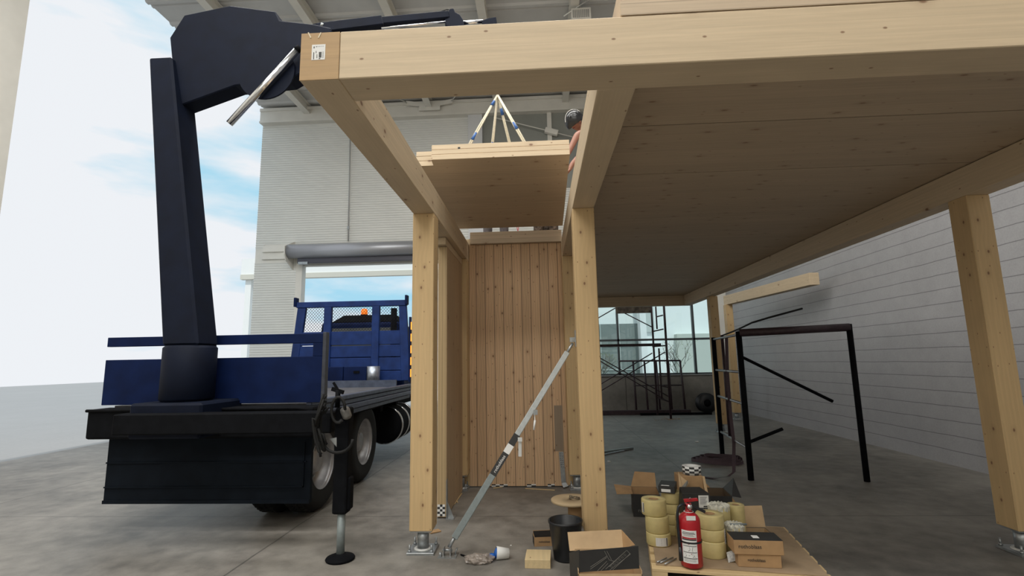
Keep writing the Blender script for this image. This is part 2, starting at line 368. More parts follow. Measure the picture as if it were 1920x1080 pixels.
# diagonal rod and its white coupling box high on the far wall
rod = thing('bracing_rod', 'thin pale diagonal rod with a white coupling box high on the far wall', 'rod', aty(968, 232, 14.9))
MB().tube([aty(930, 221, 14.9), aty(1095, 262, 14.9)], .016, 6).build('rod', m_steelw, rod)
pa, pb = aty(1022, 244, 14.9), aty(1046, 250, 14.9); MB().bar(pa, pb, .14, .17).build('coupling_box', m_steelw, rod, bevel=.01)
# conduit
cp = MB(); cp.tube([aty(657, 235, FW-.09), aty(653, 452, FW-.09)], .02, 8)
co = tag(cp.build('conduit', plain('pale_conduit', (.40, .41, .40), .5)), 'thin grey vertical conduit on the ribbed white wall above the roller door', 'conduit')
MB().box(aty(651, 424, FW-.11), aty(655, 430, FW-.06)).build('clip', m_galv, co)
# roller door housing
rd = thing('roller_door', 'rolled up grey steel roller door with dark hood over the open doorway', 'door', (-5.2, FW-.3, 4.62))
MB().cyl((-7.72, FW-.36, 5.02), (DX1+.2, FW-.36, 5.02), .22, n=28).build('curtain_roll', plain('roller_curtain', (.40, .41, .44), .35, metal=.4), rd)
gd = MB()
for k in range(5): gd.cyl((-7.70, FW-.36, 5.02), (DX1+.2, FW-.36, 5.02), .001, n=3)
gd.bm.free()
MB().box((-7.45, FW-.34, 4.64), (DX1+.2, FW-.26, 4.86)).build('bottom_bar', plain('dark_hood', (.055, .055, .075), .4), rd, bevel=.01)
br = MB()
pl = [(-7.75, FW-.62, 5.14), (-7.75, FW-.02, 5.42), (-7.75, FW-.02, 4.5), (-7.75, FW-.5, 4.72), (-7.75, FW-.6, 4.9)]
br.prism(pl, (.03, 0, 0)); br.build('end_bracket', m_steelw, rd)
MB().box((-7.40, FW-.38, 4.60), (-7.1, FW-.3, 4.68)).build('latch', m_galv, rd)
# window
def window_glass():
    m = bpy.data.materials.new('tinted_window_glass'); m.use_nodes = True; t = m.node_tree; t.nodes.clear()
    o = t.nodes.new('ShaderNodeOutputMaterial'); a = t.nodes.new('ShaderNodeBsdfTransparent'); a.inputs[0].default_value = (.88, .955, .955, 1)
    g = t.nodes.new('ShaderNodeBsdfGlossy'); g.inputs['Roughness'].default_value = .02; mx = t.nodes.new('ShaderNodeMixShader'); mx.inputs[0].default_value = .06
    t.links.new(a.outputs[0], mx.inputs[1]); t.links.new(g.outputs[0], mx.inputs[2]); t.links.new(mx.outputs[0], o.inputs[0]); return m
m_glass = window_glass()
m_mull = plain('dark_grey_mullion', (.05, .06, .065), .4)
def win(n, x0, x1):
    wn = struct('window_%d' % n, MB().box((x0, FW+.08, WZ0), (x1, FW+.10, WZ1)), m_glass, origin=((x0+x1)/2, FW+.09, WZ0))
    f = MB(); f.box((x0, FW+.04, WZ0), (x0+.03, FW+.15, WZ1)); f.box((x1-.03, FW+.04, WZ0), (x1, FW+.15, WZ1)); f.box((x0, FW+.04, 2.06), (x1, FW+.15, 2.12)); f.box((x0, FW+.04, WZ0), (x1, FW+.15, WZ0+.05)); f.box((x0, FW+.04, WZ1-.05), (x1, FW+.15, WZ1))
    f.build('window_frame', m_mull, wn)
win(1, WX0, 2.36); win(2, 2.36, 4.60); win(3, 4.60, WX1)
# roof
roof = MB(); prof = []
Y = -6.0
while Y < FW+.2:
    prof += [(Y, 10.02), (Y+.40, 10.02), (Y+.44, 9.97), (Y+.52, 9.97), (Y+.56, 10.02), (Y+.60, 10.02), (Y+.62, 9.995), (Y+.68, 9.995), (Y+.70, 10.02)]; Y += .78
A = [roof.bm.verts.new((XL, a, b)) for a, b in prof]; B = [roof.bm.verts.new((XR+.3, a, b)) for a, b in prof]
for i in range(len(A)-1): roof.bm.faces.new((A[i], A[i+1], B[i+1], B[i]))
roof.box((XL, -6, 10.1), (XR+.3, FW+.3, 10.3))
struct('ceiling', roof, m_roofsheet)
def joist(x, lbl):
    j = thing('roof_joist', lbl, 'roof joist', (x, 4.7, 9.72), 'roof joists')
    b = MB(); b.box((x-.10, 3.0, 9.66), (x+.10, FW-.2, 9.69)); b.box((x-.012, 3.0, 9.69), (x+.012, FW-.2, 9.96)); b.box((x-.10, 3.0, 9.94), (x+.10, FW-.2, 9.965)); b.build('i_section', m_steelw, j)
    return j
jl = ['off-white steel roof joist ending on the eave beside the left end of the hoist boom', 'off-white steel roof joist crossing above the crane boom near its left knuckle',
      'off-white steel roof joist with a forked end plate on the eave beam', 'off-white steel roof joist passing behind the crane boom tip', 'off-white steel roof joist running above the helmeted worker']
for x, l in zip([aty(p, 200, 14.9).x for p in (577, 691, 805, 932, 1060)], jl): jj = joist(x, l)
# forked end plate
fx = aty(806, 193, 14.85); fx.z = 9.80
fp = MB(); fp.box((fx.x-.34, 14.8, fx.z-.25), (fx.x+.34, 14.84, fx.z+.05)); fp.bar(fx+Vector((-.1, 0, -.05)), fx+Vector((-.75, -.1, .0)), .03, .14, (0, 0, 1)); fp.bar(fx+Vector((.1, 0, -.05)), fx+Vector((.75, -.1, .0)), .03, .14, (0, 0, 1))
tag(fp.build('fork_plate', m_steelw), 'white forked steel plate on top of the far eave beam', 'bracket')
tag(MB().tube([fx+Vector((-.72, -.12, -.01)), fx+Vector((-1.5, -1.2, .06))], .018, 6).build('tie_rod', m_steelw), 'thin pale tie rod rising left from the forked plate under the roof', 'tie rod')
tag(MB().tube([fx+Vector((.72, -.12, -.01)), fx+Vector((1.5, -1.2, .06))], .018, 6).build('tie_rod', m_steelw), 'thin pale tie rod rising right from the forked plate under the roof', 'tie rod')
# heater under the roof
h0 = aty(1068, 20, 10.5)
he = thing('ceiling_heater', 'small white louvred heater box hanging under the roof', 'heater', (1.15, 10.6, 9.2))
MB().box((.93, 10.5, 9.3), (1.38, 10.9, 9.58)).build('casing', m_steelw, he, bevel=.01)
lv = MB()
for k in range(9): lv.box((.96+k*.043, 10.485, 9.33), (.985+k*.043, 10.5, 9.52))
lv.build('louvre', plain('louvre_grey', (.35, .35, .33), .5), he)
MB().tube([(1.15, 10.7, 9.55), (1.15, 10.7, 10.0)], .012, 6).build('hanger', m_steelw, he)
MB().tube([(.75, 10.5, 9.38), (1.5, 10.6, 9.95)], .014, 6).build('pipe', m_white, he)

# ================================================================== OUTSIDE
ob = thing('office_building', 'pale modern building with grey glazing seen through the tinted window', 'building', (4.5, 26, -.25))
MB().box((-1, 26, -.255), (14, 34, 9)).build('wall', plain('white_render', (.93, .94, .93), .8), ob)
MB().box((1.2, 25.9, -.2), (5.05, 26, 3.35)).build('glazing', plain('outside_grey_glazing', (.22, .25, .24), .25, noise=.1, nscale=1), ob)
g = MB()
for k in range(4): g.box((1.2+k*.96, 25.86, -.2), (1.24+k*.96, 25.9, 3.35))
for z in (1.0, 2.2): g.box((1.2, 25.86, z), (5.05, 25.9, z+.04))
g.build('glazing_bar', plain('outside_bar', (.5, .54, .52), .5), ob)
MB().box((5.05, 25.2, -.25), (5.35, 26, 6)).build('pier', plain('white_pier', (.9, .9, .9), .8), ob)
MB().box((5.1, 25.88, 2.9), (5.9, 26, 6)).build('grey_bay', plain('grey_render', (.55, .58, .57), .8), ob)
MB().box((6.9, 25.5, -.25), (9.3, 26, 2.75)).build('side_block', plain('beige_render', (.58, .60, .55), .8), ob)
# house / canopy edge seen above the truck through the door
ca = thing('entrance_canopy', 'white canopy beam outside, seen above the sky in the roller door opening', 'canopy', (-9.5, 24.5, -.255))
cz0, cz1 = aty(650, 519, 24).z, aty(650, 480, 24).z
MB().box((-15, 24, cz0+.25), (-4.6, 25.5, cz1)).build('fascia', plain('canopy_white', (.90, .91, .89), .7), ca)
MB().box((-15, 23.95, cz0), (-4.6, 24.2, cz0+.25)).build('edge_beam', plain('canopy_edge', (.66, .64, .56), .7), ca)
for x in (-14.8, -5.0): MB().box((x, 24.1, -.255), (x+.3, 24.5, cz0)).build('post', plain('canopy_white', (.90, .91, .89), .7), ca)
def tree(cx, cy, h, seed, lbl, n=46):
    rr = random.Random(seed)
    t = thing('young_tree', lbl, 'tree', (cx, cy, -.25)); b = MB(); tips = []
    def grow(p, d, L, r, dep):
        q = p + d*L; b.tube([p, (p+q)/2+Vector((rr.uniform(-.04, .04), 0, 0)), q], [r, r*.85, r*.65], 5)
        if dep == 0: tips.append(q); return
        for _ in range(3):
            dd = (d + Vector((rr.uniform(-.75, .75), rr.uniform(-.6, .6), rr.uniform(-.1, .5)))).normalized(); grow(p.lerp(q, rr.uniform(.5, 1)), dd, L*rr.uniform(.55, .8), r*.6, dep-1)
    grow(Vector((cx, cy, -.25)), Vector((.03, 0, 1)), h*.42, .028, 4)
    b.build('trunk', plain('grey_bark', (.13, .12, .09), .9), t)
    lf = MB()
    for q in tips:
        for _ in range(1):
            c = q+Vector((rr.uniform(-.08, .08), rr.uniform(-.08, .08), rr.uniform(-.08, .08))); a = Euler((rr.uniform(0, 3), rr.uniform(0, 3), 0)).to_matrix()
            lf.obox(c, (.034, .02, .003), a)
    o = lf.build('leaves', plain('sparse_leaves', (.20, .25, .11), .8), t); return t
tree(5.0, 18.5, 2.9, 3, 'thin sparsely leaved young tree outside the middle window pane')
tree(2.35, 21.5, 2.7, 8, 'faint young tree outside behind the left side of the scaffold')

# ================================================================== GLULAM FRAME
X0, X1, X2, X3 = -1.0776, -.8922, .3110, .4961
YF0, YF1, YC, YB, HB, HT, ZC = 2.0729, 2.2754, 4.158, 6.3086, 2.8008, 3.0393, .1756
BX0, BX1 = 3.55, 3.735
def beam(a, b, mat, lbl, name='glulam_beam', cat='beam', bev=.004):
    return tag(MB().box(a, b).build(name, mat, bevel=bev), lbl, cat)
fb = beam((X1+.001, YF0, HB), (BX1, YF1, HT), m_beam_x, 'long pale glulam beam spanning the top front of the timber frame')
lb = thing('glulam_beam', 'left glulam beam running back from the corner with paper sticker on its end', 'beam', ((X0+X1)/2, YF0, HB))
MB().box((X0, YF0+.004, HB), (X1, YB, HT)).build('timber', m_beam_y, lb, bevel=.004)
lab(MB().box((X0+.001, YF0, HB+.001), (X1-.001, YF0+.004, HT-.001)).build('end_grain', m_end, lb), 'brown end grain of the beam')
# sticker on the end
q0, q1 = aty(584, 113, YF0), aty(610.5, 83, YF0)
st = lab(MB().box((q0.x, YF0-.0012, q0.z), (q1.x, YF0-.0002, q1.z)).build('sticker', m_white, lb), 'white paper sticker with bar code')
pr_ = MB(); W, H = q1.x-q0.x, q1.z-q0.z
def ink(u0, v0, u1, v1): pr_.box((q0.x+W*u0, YF0-.0018, q1.z-H*v1), (q0.x+W*u1, YF0-.001, q1.z-H*v0))
ink(.13, .12, .2, .24); ink(.31, .12, .35, .17); ink(.31, .42, .35, .56); ink(.13, .5, .19, .95)
for k in range(11): ink(.54, .5+k*.034, .74, .5+k*.034+(.02 if k % 3 else .028))
ink(.54, .9, .66, .95)
for k in range(7): ink(.3+.09*k, .1, .32+.09*k, .16)
for k in range(6): ink(.82, .5+.07*k, .88, .53+.07*k)
for k in range(5): ink(.36, .66+.05*k, .44, .68+.05*k)
pr_.build('print', m_ink, st)
# strap scraps of tape on the beam end
tp = MB()
for (a, b) in (((578, 61), (583, 71)), ((597, 71), (602, 61))):
    p, q = aty(a[0], a[1], YF0-.001), aty(b[0], b[1], YF0-.001); tp.bar(p, q, .002, .005, (1, 0, .5))
tp.build('tape_mark', plain('clear_tape', (.66, .58, .42), .4), lb)
rb = beam((X2, YF1, HB), (X3, YB, HT), m_beam_y, 'glulam beam running back from the front beam above the right front column')
rb2 = beam((BX0, YF1, HB), (BX1, 12.45, HT), m_beam_y, 'far right glulam edge beam under the big floor slab')
bb = beam((X3, 12.265, HB), (BX0, 12.45, HT), m_beam_x, 'rear glulam beam under the back edge of the big floor slab')
def steel_base(x0, x1, y0, y1, ztop, parent, pw_=.11):
    cx, cy = (x0+x1)/2, (y0+y1)/2
    MB().cyl((cx, cy, .02), (cx, cy, ztop-.008), .046, n=24).build('steel_pipe', m_galv, parent)
    MB().box((cx-.085, cy-.085, ztop-.01), (cx+.085, cy+.085, ztop)).build('top_plate', m_galv, parent)
    MB().box((cx-pw_, cy-pw_, .0), (cx+pw_, cy+pw_, .02)).build('base_plate', m_galv, parent, bevel=.002)
    for sx in (-1, 1):
        for sy in (-1, 1):
            b = MB(); b.cyl((cx+sx*(pw_-.022), cy+sy*(pw_-.022), .02), (cx+sx*(pw_-.022), cy+sy*(pw_-.022), .075), .008, n=8); b.cyl((cx+sx*(pw_-.022), cy+sy*(pw_-.022), .02), (cx+sx*(pw_-.022), cy+sy*(pw_-.022), .036), .015, n=6)
            b.build('anchor_bolt', m_galv, parent)
    MB().lathe([(.075, .02), (.066, .028), (.052, .03), (.049, .026)], (cx, cy, 0), 24).build('grout_ring', plain('white_sealant', (.62, .62, .60), .7), parent)
def column(x0, x1, y0, y1, ztop, lbl, zc=ZC):
    t = thing('glulam_column', lbl, 'column', ((x0+x1)/2, (y0+y1)/2, 0))
    MB().box((x0, y0, zc), (x1, y1, ztop)).build('timber', m_beam_z, t, bevel=.005)
    steel_base(x0, x1, y0, y1, zc, t, .09 if abs(y0-6.12) < .01 else .11); return t
cl = column(X0, X1, YC, YC+.19, HB, 'left front glulam column on a steel pipe foot, nearest the truck')
crn = column(X2, X3, YC, YC+.19, HB, 'right front glulam column rising behind the open kraft box')
column(X0, X1, 6.12, YB-.002, HB, 'left rear glulam column in the corner of the timber shaft')
column(X2, X3, 6.12, YB-.002, HB, 'right rear glulam column beside the board wall, mostly behind the front column')
column(3.60, 3.77, 10.62, 10.80, HB, 'far right glulam column seen through the near scaffold frame')
column(4.72, 4.89, 12.78, 12.95, 2.84, 'furthest glulam column near the block wall at the right')
tag(MB().hexa([tuple(v) for v in (Vector((4.74, 12.95, 2.845)), Vector((4.92, 12.95, 2.845)), Vector((5.32, 9.6, 2.845)), Vector((5.14, 9.6, 2.845)), Vector((4.74, 12.95, 3.08)), Vector((4.92, 12.95, 3.08)), Vector((5.32, 9.6, 3.08)), Vector((5.14, 9.6, 3.08)))]).build('glulam_beam', m_beam_y, bevel=.004), 'short glulam beam lying on the furthest column near the block wall', 'beam')
# column below the front right end of the big slab (outside the photo's right edge, it carries the beam)
column(BX0, BX1, YC, YC+.19, HB, 'glulam column carrying the far right edge beam')

# board wall at the back of the shaft
bw = thing('board_wall', 'back wall panel of vertical knotty boards between the two rear columns', 'wall panel', (-.29, YB, 0))
MB().box((-.888, YB, .012), (.306, YB+.10, 3.018)).build('timber', m_vert, bw)
tpm = [(922, 952), (988, 1005), (1027, 1040)]
def checker(mb_b, mb_w, x0, x1, z0, z1, y, cols_, rows_, seed):
    for i in range(cols_):
        for j in range(rows_):
            xa = x0+(x1-x0)*i/cols_; xb = x0+(x1-x0)*(i+1)/cols_; za = z0+(z1-z0)*j/rows_; zb = z0+(z1-z0)*(j+1)/rows_
            (mb_b if (i+j) % 2 else mb_w).box((xa, y-.002, za), (xb, y-.0005, zb))
for (a, b) in tpm:
    kb, kw = MB(), MB(); pa, pb_ = aty(a, 911, YB), aty(b, 911, YB); checker(kb, kw, pa.x, pb_.x, .006, .034, YB, 4 if b-a > 20 else 2, 2, 1)
    o = kw.build('tape_strip', m_white, bw); kb.build('tape_print', m_ink, o)
g0, g1 = aty(1037, 846, YB), aty(1056, 760, YB); gr = MB(); gr.box((.157, YB-.002, g0.z), (.262, YB-.0004, g1.z)); lab(gr.build('weathered_board', wood('weathered_board_wood', (.27, .21, .15), 'z', 'x', knots=.6), bw), 'greyed patch of one board')
# perforated strap plate leaning at the wall
pp = MB(); pp.bar(aty(1052, 847, YB-.015), aty(1057, 905, YB-.03), .004, .055, (1, 0, 0)); pp.bar(aty(1057, 905, YB-.03), aty(1061, 913, YB-.07), .004, .06, (1, 0, 0))
po = thing('hold_down_plate', 'perforated grey steel hold-down plate at the right foot of the board wall', 'bracket', aty(1058, 912, YB-.05))
pp.build('plate', m_galv, po)
hl = MB()
for k in range(7):
    for s in (-1, 1):
        c = aty(1052, 847, YB-.02).lerp(aty(1057, 905, YB-.034), .07+.07*k) + Vector((.011*s, 0, 0)); hl.cyl(c+Vector((0, .002, 0)), c+Vector((0, -.002, 0)), .0045, n=8)
hl.build('nail_hole', m_ink, po)
# side wall panel under the left beam
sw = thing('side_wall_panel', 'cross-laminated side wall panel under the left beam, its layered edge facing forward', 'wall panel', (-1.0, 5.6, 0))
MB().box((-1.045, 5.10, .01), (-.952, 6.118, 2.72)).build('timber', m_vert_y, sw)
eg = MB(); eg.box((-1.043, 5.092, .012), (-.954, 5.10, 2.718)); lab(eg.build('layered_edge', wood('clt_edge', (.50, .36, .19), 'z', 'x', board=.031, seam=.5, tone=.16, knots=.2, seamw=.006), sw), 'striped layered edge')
kb, kw = MB(), MB(); checker(kb, kw, -1.04, -.965, .02, .13, 5.09, 3, 5, 2); o = kw.build('tape_strip', m_white, sw); kb.build('tape_print', m_ink, o)
nt_ = MB(); nt_.box((-1.05, 5.0, 2.722), (-.95, 6.11, 2.795)); tag(nt_.build('packer_board', m_beam_y), 'narrow timber packer between the side wall panel and the left beam', 'packer')
ab = thing('angle_bracket', 'tall grey steel angle bracket at the foot of the side wall panel', 'bracket', (-.94, 5.13, 0))
b = MB(); b.box((-.952, 5.05, .0), (-.87, 5.17, .006)); b.box((-.952, 5.07, 0), (-.946, 5.15, .36)); b.prism([(-.946, 5.10, .006), (-.88, 5.10, .006), (-.946, 5.10, .16)], (0, .006, 0)); b.build('plate', m_galv, ab)
# thin steel edge line down the left side of the board wall
# floor slabs
def slab(x0, x1, y0, y1, z0, z1, lbl, mu=m_under):
    t = thing('floor_slab', lbl, 'floor slab', ((x0+x1)/2, (y0+y1)/2, z0))
    MB().box((x0, y0+.004, z0), (x1, y1, z1)).build('timber', mu, t, bevel=.006)
    lab(MB().box((x0+.001, y0, z0+.001), (x1-.001, y0+.004, z1-.001)).build('layered_edge', m_slabedge, t), 'layered front edge showing its glued boards'); return t
ZS = HT+.006
slab(X3-.09, BX1, YF0+.002, 3.176, ZS, ZS+.16, 'cross-laminated slab nearest the camera, its edge resting on the front beam')
slab(X3-.09, BX1, 3.184, 4.06, ZS, ZS+.16, 'second cross-laminated slab of the timber ceiling, behind the one on the front beam')
slab(X3-.09, BX1, 4.072, 8.2, ZS, ZS+.16, 'middle cross-laminated slab of the dark timber ceiling at right')
slab(X3-.09, BX1, 8.204, 12.45, ZS, ZS+.16, 'rear cross-laminated slab above the distant scaffold')
slab(-.868, .318, YB-.06, 9.4, 3.02, 3.175, 'small cross-laminated slab lying on top of the board wall')
wd = beam((X0, YB+.002, HT-.02), (-.87, 9.4, 3.10), m_beam_y, 'short pale timber beside the left end of the slab over the board wall')
sp1 = MB(); sp1.box((X0+.0, YB+.002, .02), (-.892, YB+.09, 3.0)); tag(sp1.build('filler_board', m_beam_z), 'narrow upright board closing the corner behind the left rear column', 'board')
sp1 = MB(); sp1.box((.308, YB+.002, .02), (.5, YB+.09, 3.0)); tag(sp1.build('filler_board', m_beam_z), 'narrow upright board behind the right rear column', 'board')

# ================================================================== LIFTED PANEL
PY0, PZ0 = 4.45, 3.415; TH = .135
lp = thing('lifted_panel', 'cross-laminated timber panel hanging from white slings in the roof opening', 'timber panel', (-.33, PY0, PZ0))
def tilt(x, y, z): return (x, PY0+y*math.cos(TH)+z*math.sin(TH), PZ0 - y*math.sin(TH)+z*math.cos(TH))
def tbox(x0, x1, y0, y1, z0, z1):
    return [tilt(*p) for p in ((x0,y0,z0),(x1,y0,z0),(x1,y1,z0),(x0,y1,z0),(x0,y0,z1),(x1,y0,z1),(x1,y1,z1),(x0,y1,z1))]
pb = MB(); pb.hexa(tbox(-.985, .328, .004, 1.68, 0, .158)); pb.hexa(tbox(-1.16, -.985, .11, 1.60, 0, .158)); pb.build('timber', m_under, lp)
m_layer = wood('panel_edge', SPR, 'x', 'z', board=.0316, seam=.5, tone=.1, knots=.3, seamw=.009)
m_layd = plain('panel_middle_layers', (.36, .24, .13), .7, noise=.2, nscale=30)
e = MB()
e.hexa(tbox(-.984, .327, 0, .004, .001, .052)); e.hexa(tbox(-.984, .327, 0, .004, .058, .103)); e.hexa(tbox(-.984, .327, 0, .004, .109, .157))
e.hexa(tbox(-1.159, -.986, .106, .11, .001, .052)); e.hexa(tbox(-1.159, -.986, .106, .11, .058, .103)); e.hexa(tbox(-1.159, -.986, .106, .11, .109, .157))
lab(e.build('layered_edge', m_beam_x, lp), 'pale layered front edge of the lifted panel')
e = MB(); e.hexa(tbox(-.983, .326, .001, .0045, .052, .058)); e.hexa(tbox(-.983, .326, .001, .0045, .103, .109)); e.build('glue_line', m_layd, lp)
pk = MB(); a = tilt(-.72, -.001, .118); pk.box((a[0]-.011, a[1]-.001, a[2]-.012), (a[0]+.011, a[1]+.002, a[2]+.006)); pk.build('bolt_hole', m_ink, lp)
# slings
APX = aty(933, 178, 5.25)
sl = thing('lifting_sling', 'white rope slings with blue sleeves fanning from the hook to the lifted panel', 'sling', APX)
m_rope = plain('cream_rope', (.66, .60, .46), .7, noise=.1, nscale=60); m_bluep = plain('blue_sleeve', (.02, .10, .33), .5)
def ptop(x, y): return Vector(tilt(x, y, .158))
legs = [((-.78, .36), 2), ((.0, .36), 2), ((-.60, 1.30), 2), ((-.14, 1.30), 2)]
for (px_, py_), n in legs:
    a, b_ = APX, ptop(px_, py_); d = (b_-a).normalized(); s_ = d.cross(Vector((0, 1, 0))).normalized()*.012
    r_ = MB(); r_.tube([a+s_*.2, a.lerp(b_, .5)+s_*.8, b_+s_*.6], .0095, 6); r_.tube([a-s_*.2, a.lerp(b_, .5)-s_*.8, b_-s_*.6], .0095, 6)
    lg = r_.build('leg', m_rope, sl)
for i_, t0_, t1_ in ((0, .10, .17), (0, .58, .68), (2, .42, .52), (1, .45, .55), (1, .80, .90), (3, .12, .18)):
    b_ = ptop(*legs[i_][0]); MB().cyl(APX.lerp(b_, t0_), APX.lerp(b_, t1_), .015, .019, n=10).build('sleeve', m_bluep, sl)
# ================================================================== CRANE TRUCK
TR = thing('crane_truck', 'dark blue flatbed truck with a loader crane and black outrigger leg', 'truck', (-3.2, 6.5, 0))
XS = -2.2; XLt = -4.25; HY = 8.45
# deck, side rails
MB().box((XLt+.05, 4.8, 1.02), (XS-.06, HY, 1.14)).build('deck', plain('worn_deck', (.10, .10, .11), .7, noise=.3, nscale=6), TR)
for (z0, z1, o_) in ((1.115, 1.165, .0), (1.055, 1.11, -.015), (.99, 1.05, -.005), (.93, .985, -.03)):
    MB().box((XS-.06, 4.78, z0), (XS+o_, HY+.1, z1)).build('side_rail', m_alu, TR, bevel=.008)
MB().box((XLt+.1, HY-.5, 1.14), (XS-.1, HY-.46, 1.25)).build('curb', m_alu, TR)
# chassis underneath
ch = MB(); ch.box((-3.75, 4.8, .72), (-3.55, 11.4, 1.0)); ch.box((-2.95, 4.8, .72), (-2.75, 11.4, 1.0))
for y in (5.3, 6.0, 6.7, 7.5, 8.3): ch.box((-3.9, y, .8), (-2.4, y+.12, .98))
ch.build('chassis', m_blackst, TR)
# headboard
hb = MB()
def hq(x0, z0, x1, z1, y=HY, d=.06): hb.box((x0, y, z0), (x1, y+d, z1))
hq(-4.24, 2.50, -2.28, 2.60, HY-.01, .08)          # top bar
for (xa, xb) in ((-3.735, -3.605), (-2.885, -2.755)): hq(xa, 1.22, xb, 2.5, HY-.02, .08)
hb.hexa([(-4.34, HY, 1.22), (-4.20, HY, 1.22), (-4.20, HY+.07, 1.22), (-4.34, HY+.07, 1.22), (-4.22, HY, 2.5), (-4.07, HY, 2.5), (-4.07, HY+.07, 2.5), (-4.22, HY+.07, 2.5)])
hb.hexa([(-2.36, HY, 1.22), (-2.20, HY, 1.22), (-2.20, HY+.07, 1.22), (-2.36, HY+.07, 1.22), (-2.42, HY, 2.5), (-2.29, HY, 2.5), (-2.29, HY+.07, 2.5), (-2.42, HY+.07, 2.5)])
hb.build('headboard_frame', m_blue, TR, bevel=.008)
for x in (-4.255, -2.285): MB().box((x-.02, HY-.04, 2.52), (x+.02, HY+.08, 2.68)).build('stake_pocket', m_blued, TR, bevel=.004)
for (x0, x1) in ((-4.22, -3.73), (-3.61, -2.88), (-2.76, -2.34)):
    z = 1.22
    for k, (zz0, zz1) in enumerate(((1.22, 1.395), (1.40, 1.62), (1.63, 1.835), (1.84, 2.08))):
        b_ = MB(); b_.box((x0, HY+.01, zz0), (x1, HY+.045, zz1-.006 if not (x0 == -3.61 and k == 2) else zz1-.014)); b_.build('board', m_blue, TR, bevel=.004)
# expanded mesh in the three openings
def mesh_panel(x0, x1, z0, z1):
    b_ = MB(); p = .052; q = .028; y = HY+.03; n = int((x1-x0)/p)+1; mrows = int((z1-z0)/q)+1
    for i in range(n):
        for j in range(mrows):
            xa, za = x0+i*p+(p/2 if j % 2 else 0), z0+j*q
            for s in (-1, 1):
                xb, zb = xa+s*p/2, za+q
                if xb < x0-.02 or xb > x1+.02 or zb > z1+.02: continue
                b_.bar((xa, y, za), (xb, y, zb), .004, .0052, (0, 1, 0))
    return b_
for (x0, x1) in ((-4.10, -3.73), (-3.61, -2.88), (-2.76, -2.40)): mesh_panel(x0, x1, 2.08, 2.5).build('expanded_mesh', m_blackst, TR)
# tool boxes standing in front of headboard on deck
for (x0, x1) in ((-3.95, -3.62), (-3.60, -3.25), (-3.24, -2.86)): MB().box((x0, HY-.30, 1.15), (x1, HY-.02, 1.47)).build('deck_box', m_blued, TR, bevel=.006)
MB().cyl((-2.80, HY-.16, 1.15), (-2.80, HY-.16, 1.47), .12, n=28).build('drum', plain('scratched_steel_drum', (.30, .33, .38), .35, metal=.6, noise=.5, nscale=9), TR)
for x in (-3.78, -3.02): MB().box((x-.05, HY-.31, 1.36), (x+.05, HY-.302, 1.40)).build('handle', m_blackst, TR)
# cab, roof rack, beacon, exhaust
cb_ = MB(); cb_.hexa([(-4.15, 9.0, .9), (-2.45, 9.0, .9), (-2.45, 10.9, .9), (-4.15, 10.9, .9), (-4.05, 9.05, 2.28), (-2.55, 9.05, 2.28), (-2.6, 10.3, 2.22), (-4.0, 10.3, 2.22)])
cb_.build('cab', m_blued, TR, bevel=.05, seg=3)
lab(MB().box((-3.9, 9.03, 1.80), (-2.7, 9.06, 2.17)).build('rear_window', plain('cab_glass', (.10, .11, .11), .12), TR), 'small rear cab window')
fa = MB(); fa.hexa([(-3.95, 9.2, 2.29), (-2.6, 9.2, 2.29), (-2.7, 9.9, 2.29), (-3.85, 9.9, 2.29), (-3.8, 9.45, 2.45), (-2.75, 9.45, 2.45), (-2.8, 9.8, 2.45), (-3.75, 9.8, 2.45)])
fa.build('roof_fairing', m_blackst, TR, bevel=.02)
MB().cyl((-2.62, 8.85, .9), (-2.62, 8.85, 2.5), .055, n=16).build('exhaust_stack', m_blackst, TR)
bc = aty(683, 592, 9.55)
bs = MB().cyl((bc.x, bc.y, bc.z-.06), (bc.x, bc.y, bc.z+.02), .07, n=16).build('beacon_base', m_blackst, TR)
MB().lathe([(.055, 0), (.062, .02), (.06, .10), (.04, .125), (0, .13)], (bc.x, bc.y, bc.z+.01), 18).build('beacon_lens', emit('orange_lens', (1, .22, .02), .55), TR)
for k in range(5):
    z = 1.28+k*.20
    lab(MB().box((-2.20, HY-.02, z), (-2.15, HY+.02, z+.13)).build('marker_lamp', emit('amber_marker_%d' % k, (1, .33, .03), 1.3), TR), 'lit amber marker lamp')
MB().box((-2.235, HY-.005, 1.2), (-2.203, HY+.05, 2.3)).build('lamp_strip', m_blued, TR)
# rear board
rbd = MB(); RY = 4.75
rbd.box((-4.3, RY, 1.15), (-2.10, RY+.05, 1.588)); rbd.box((-4.3, RY, 1.717), (-2.10, RY+.05, 1.81)); rbd.box((-2.2, RY, 1.588), (-2.10, RY+.05, 1.717)); rbd.box((-3.3, RY, 1.588), (-3.2, RY+.05, 1.717))
rbd.build('tail_board', m_blued, TR, bevel=.004)
lab(MB().box((-2.10, RY-.01, 1.12), (-2.065, RY+.06, 1.82)).build('corner_post', plain('worn_grey_post', (.035, .04, .055), .5, noise=.3, nscale=12), TR, bevel=.003), 'worn grey corner post')
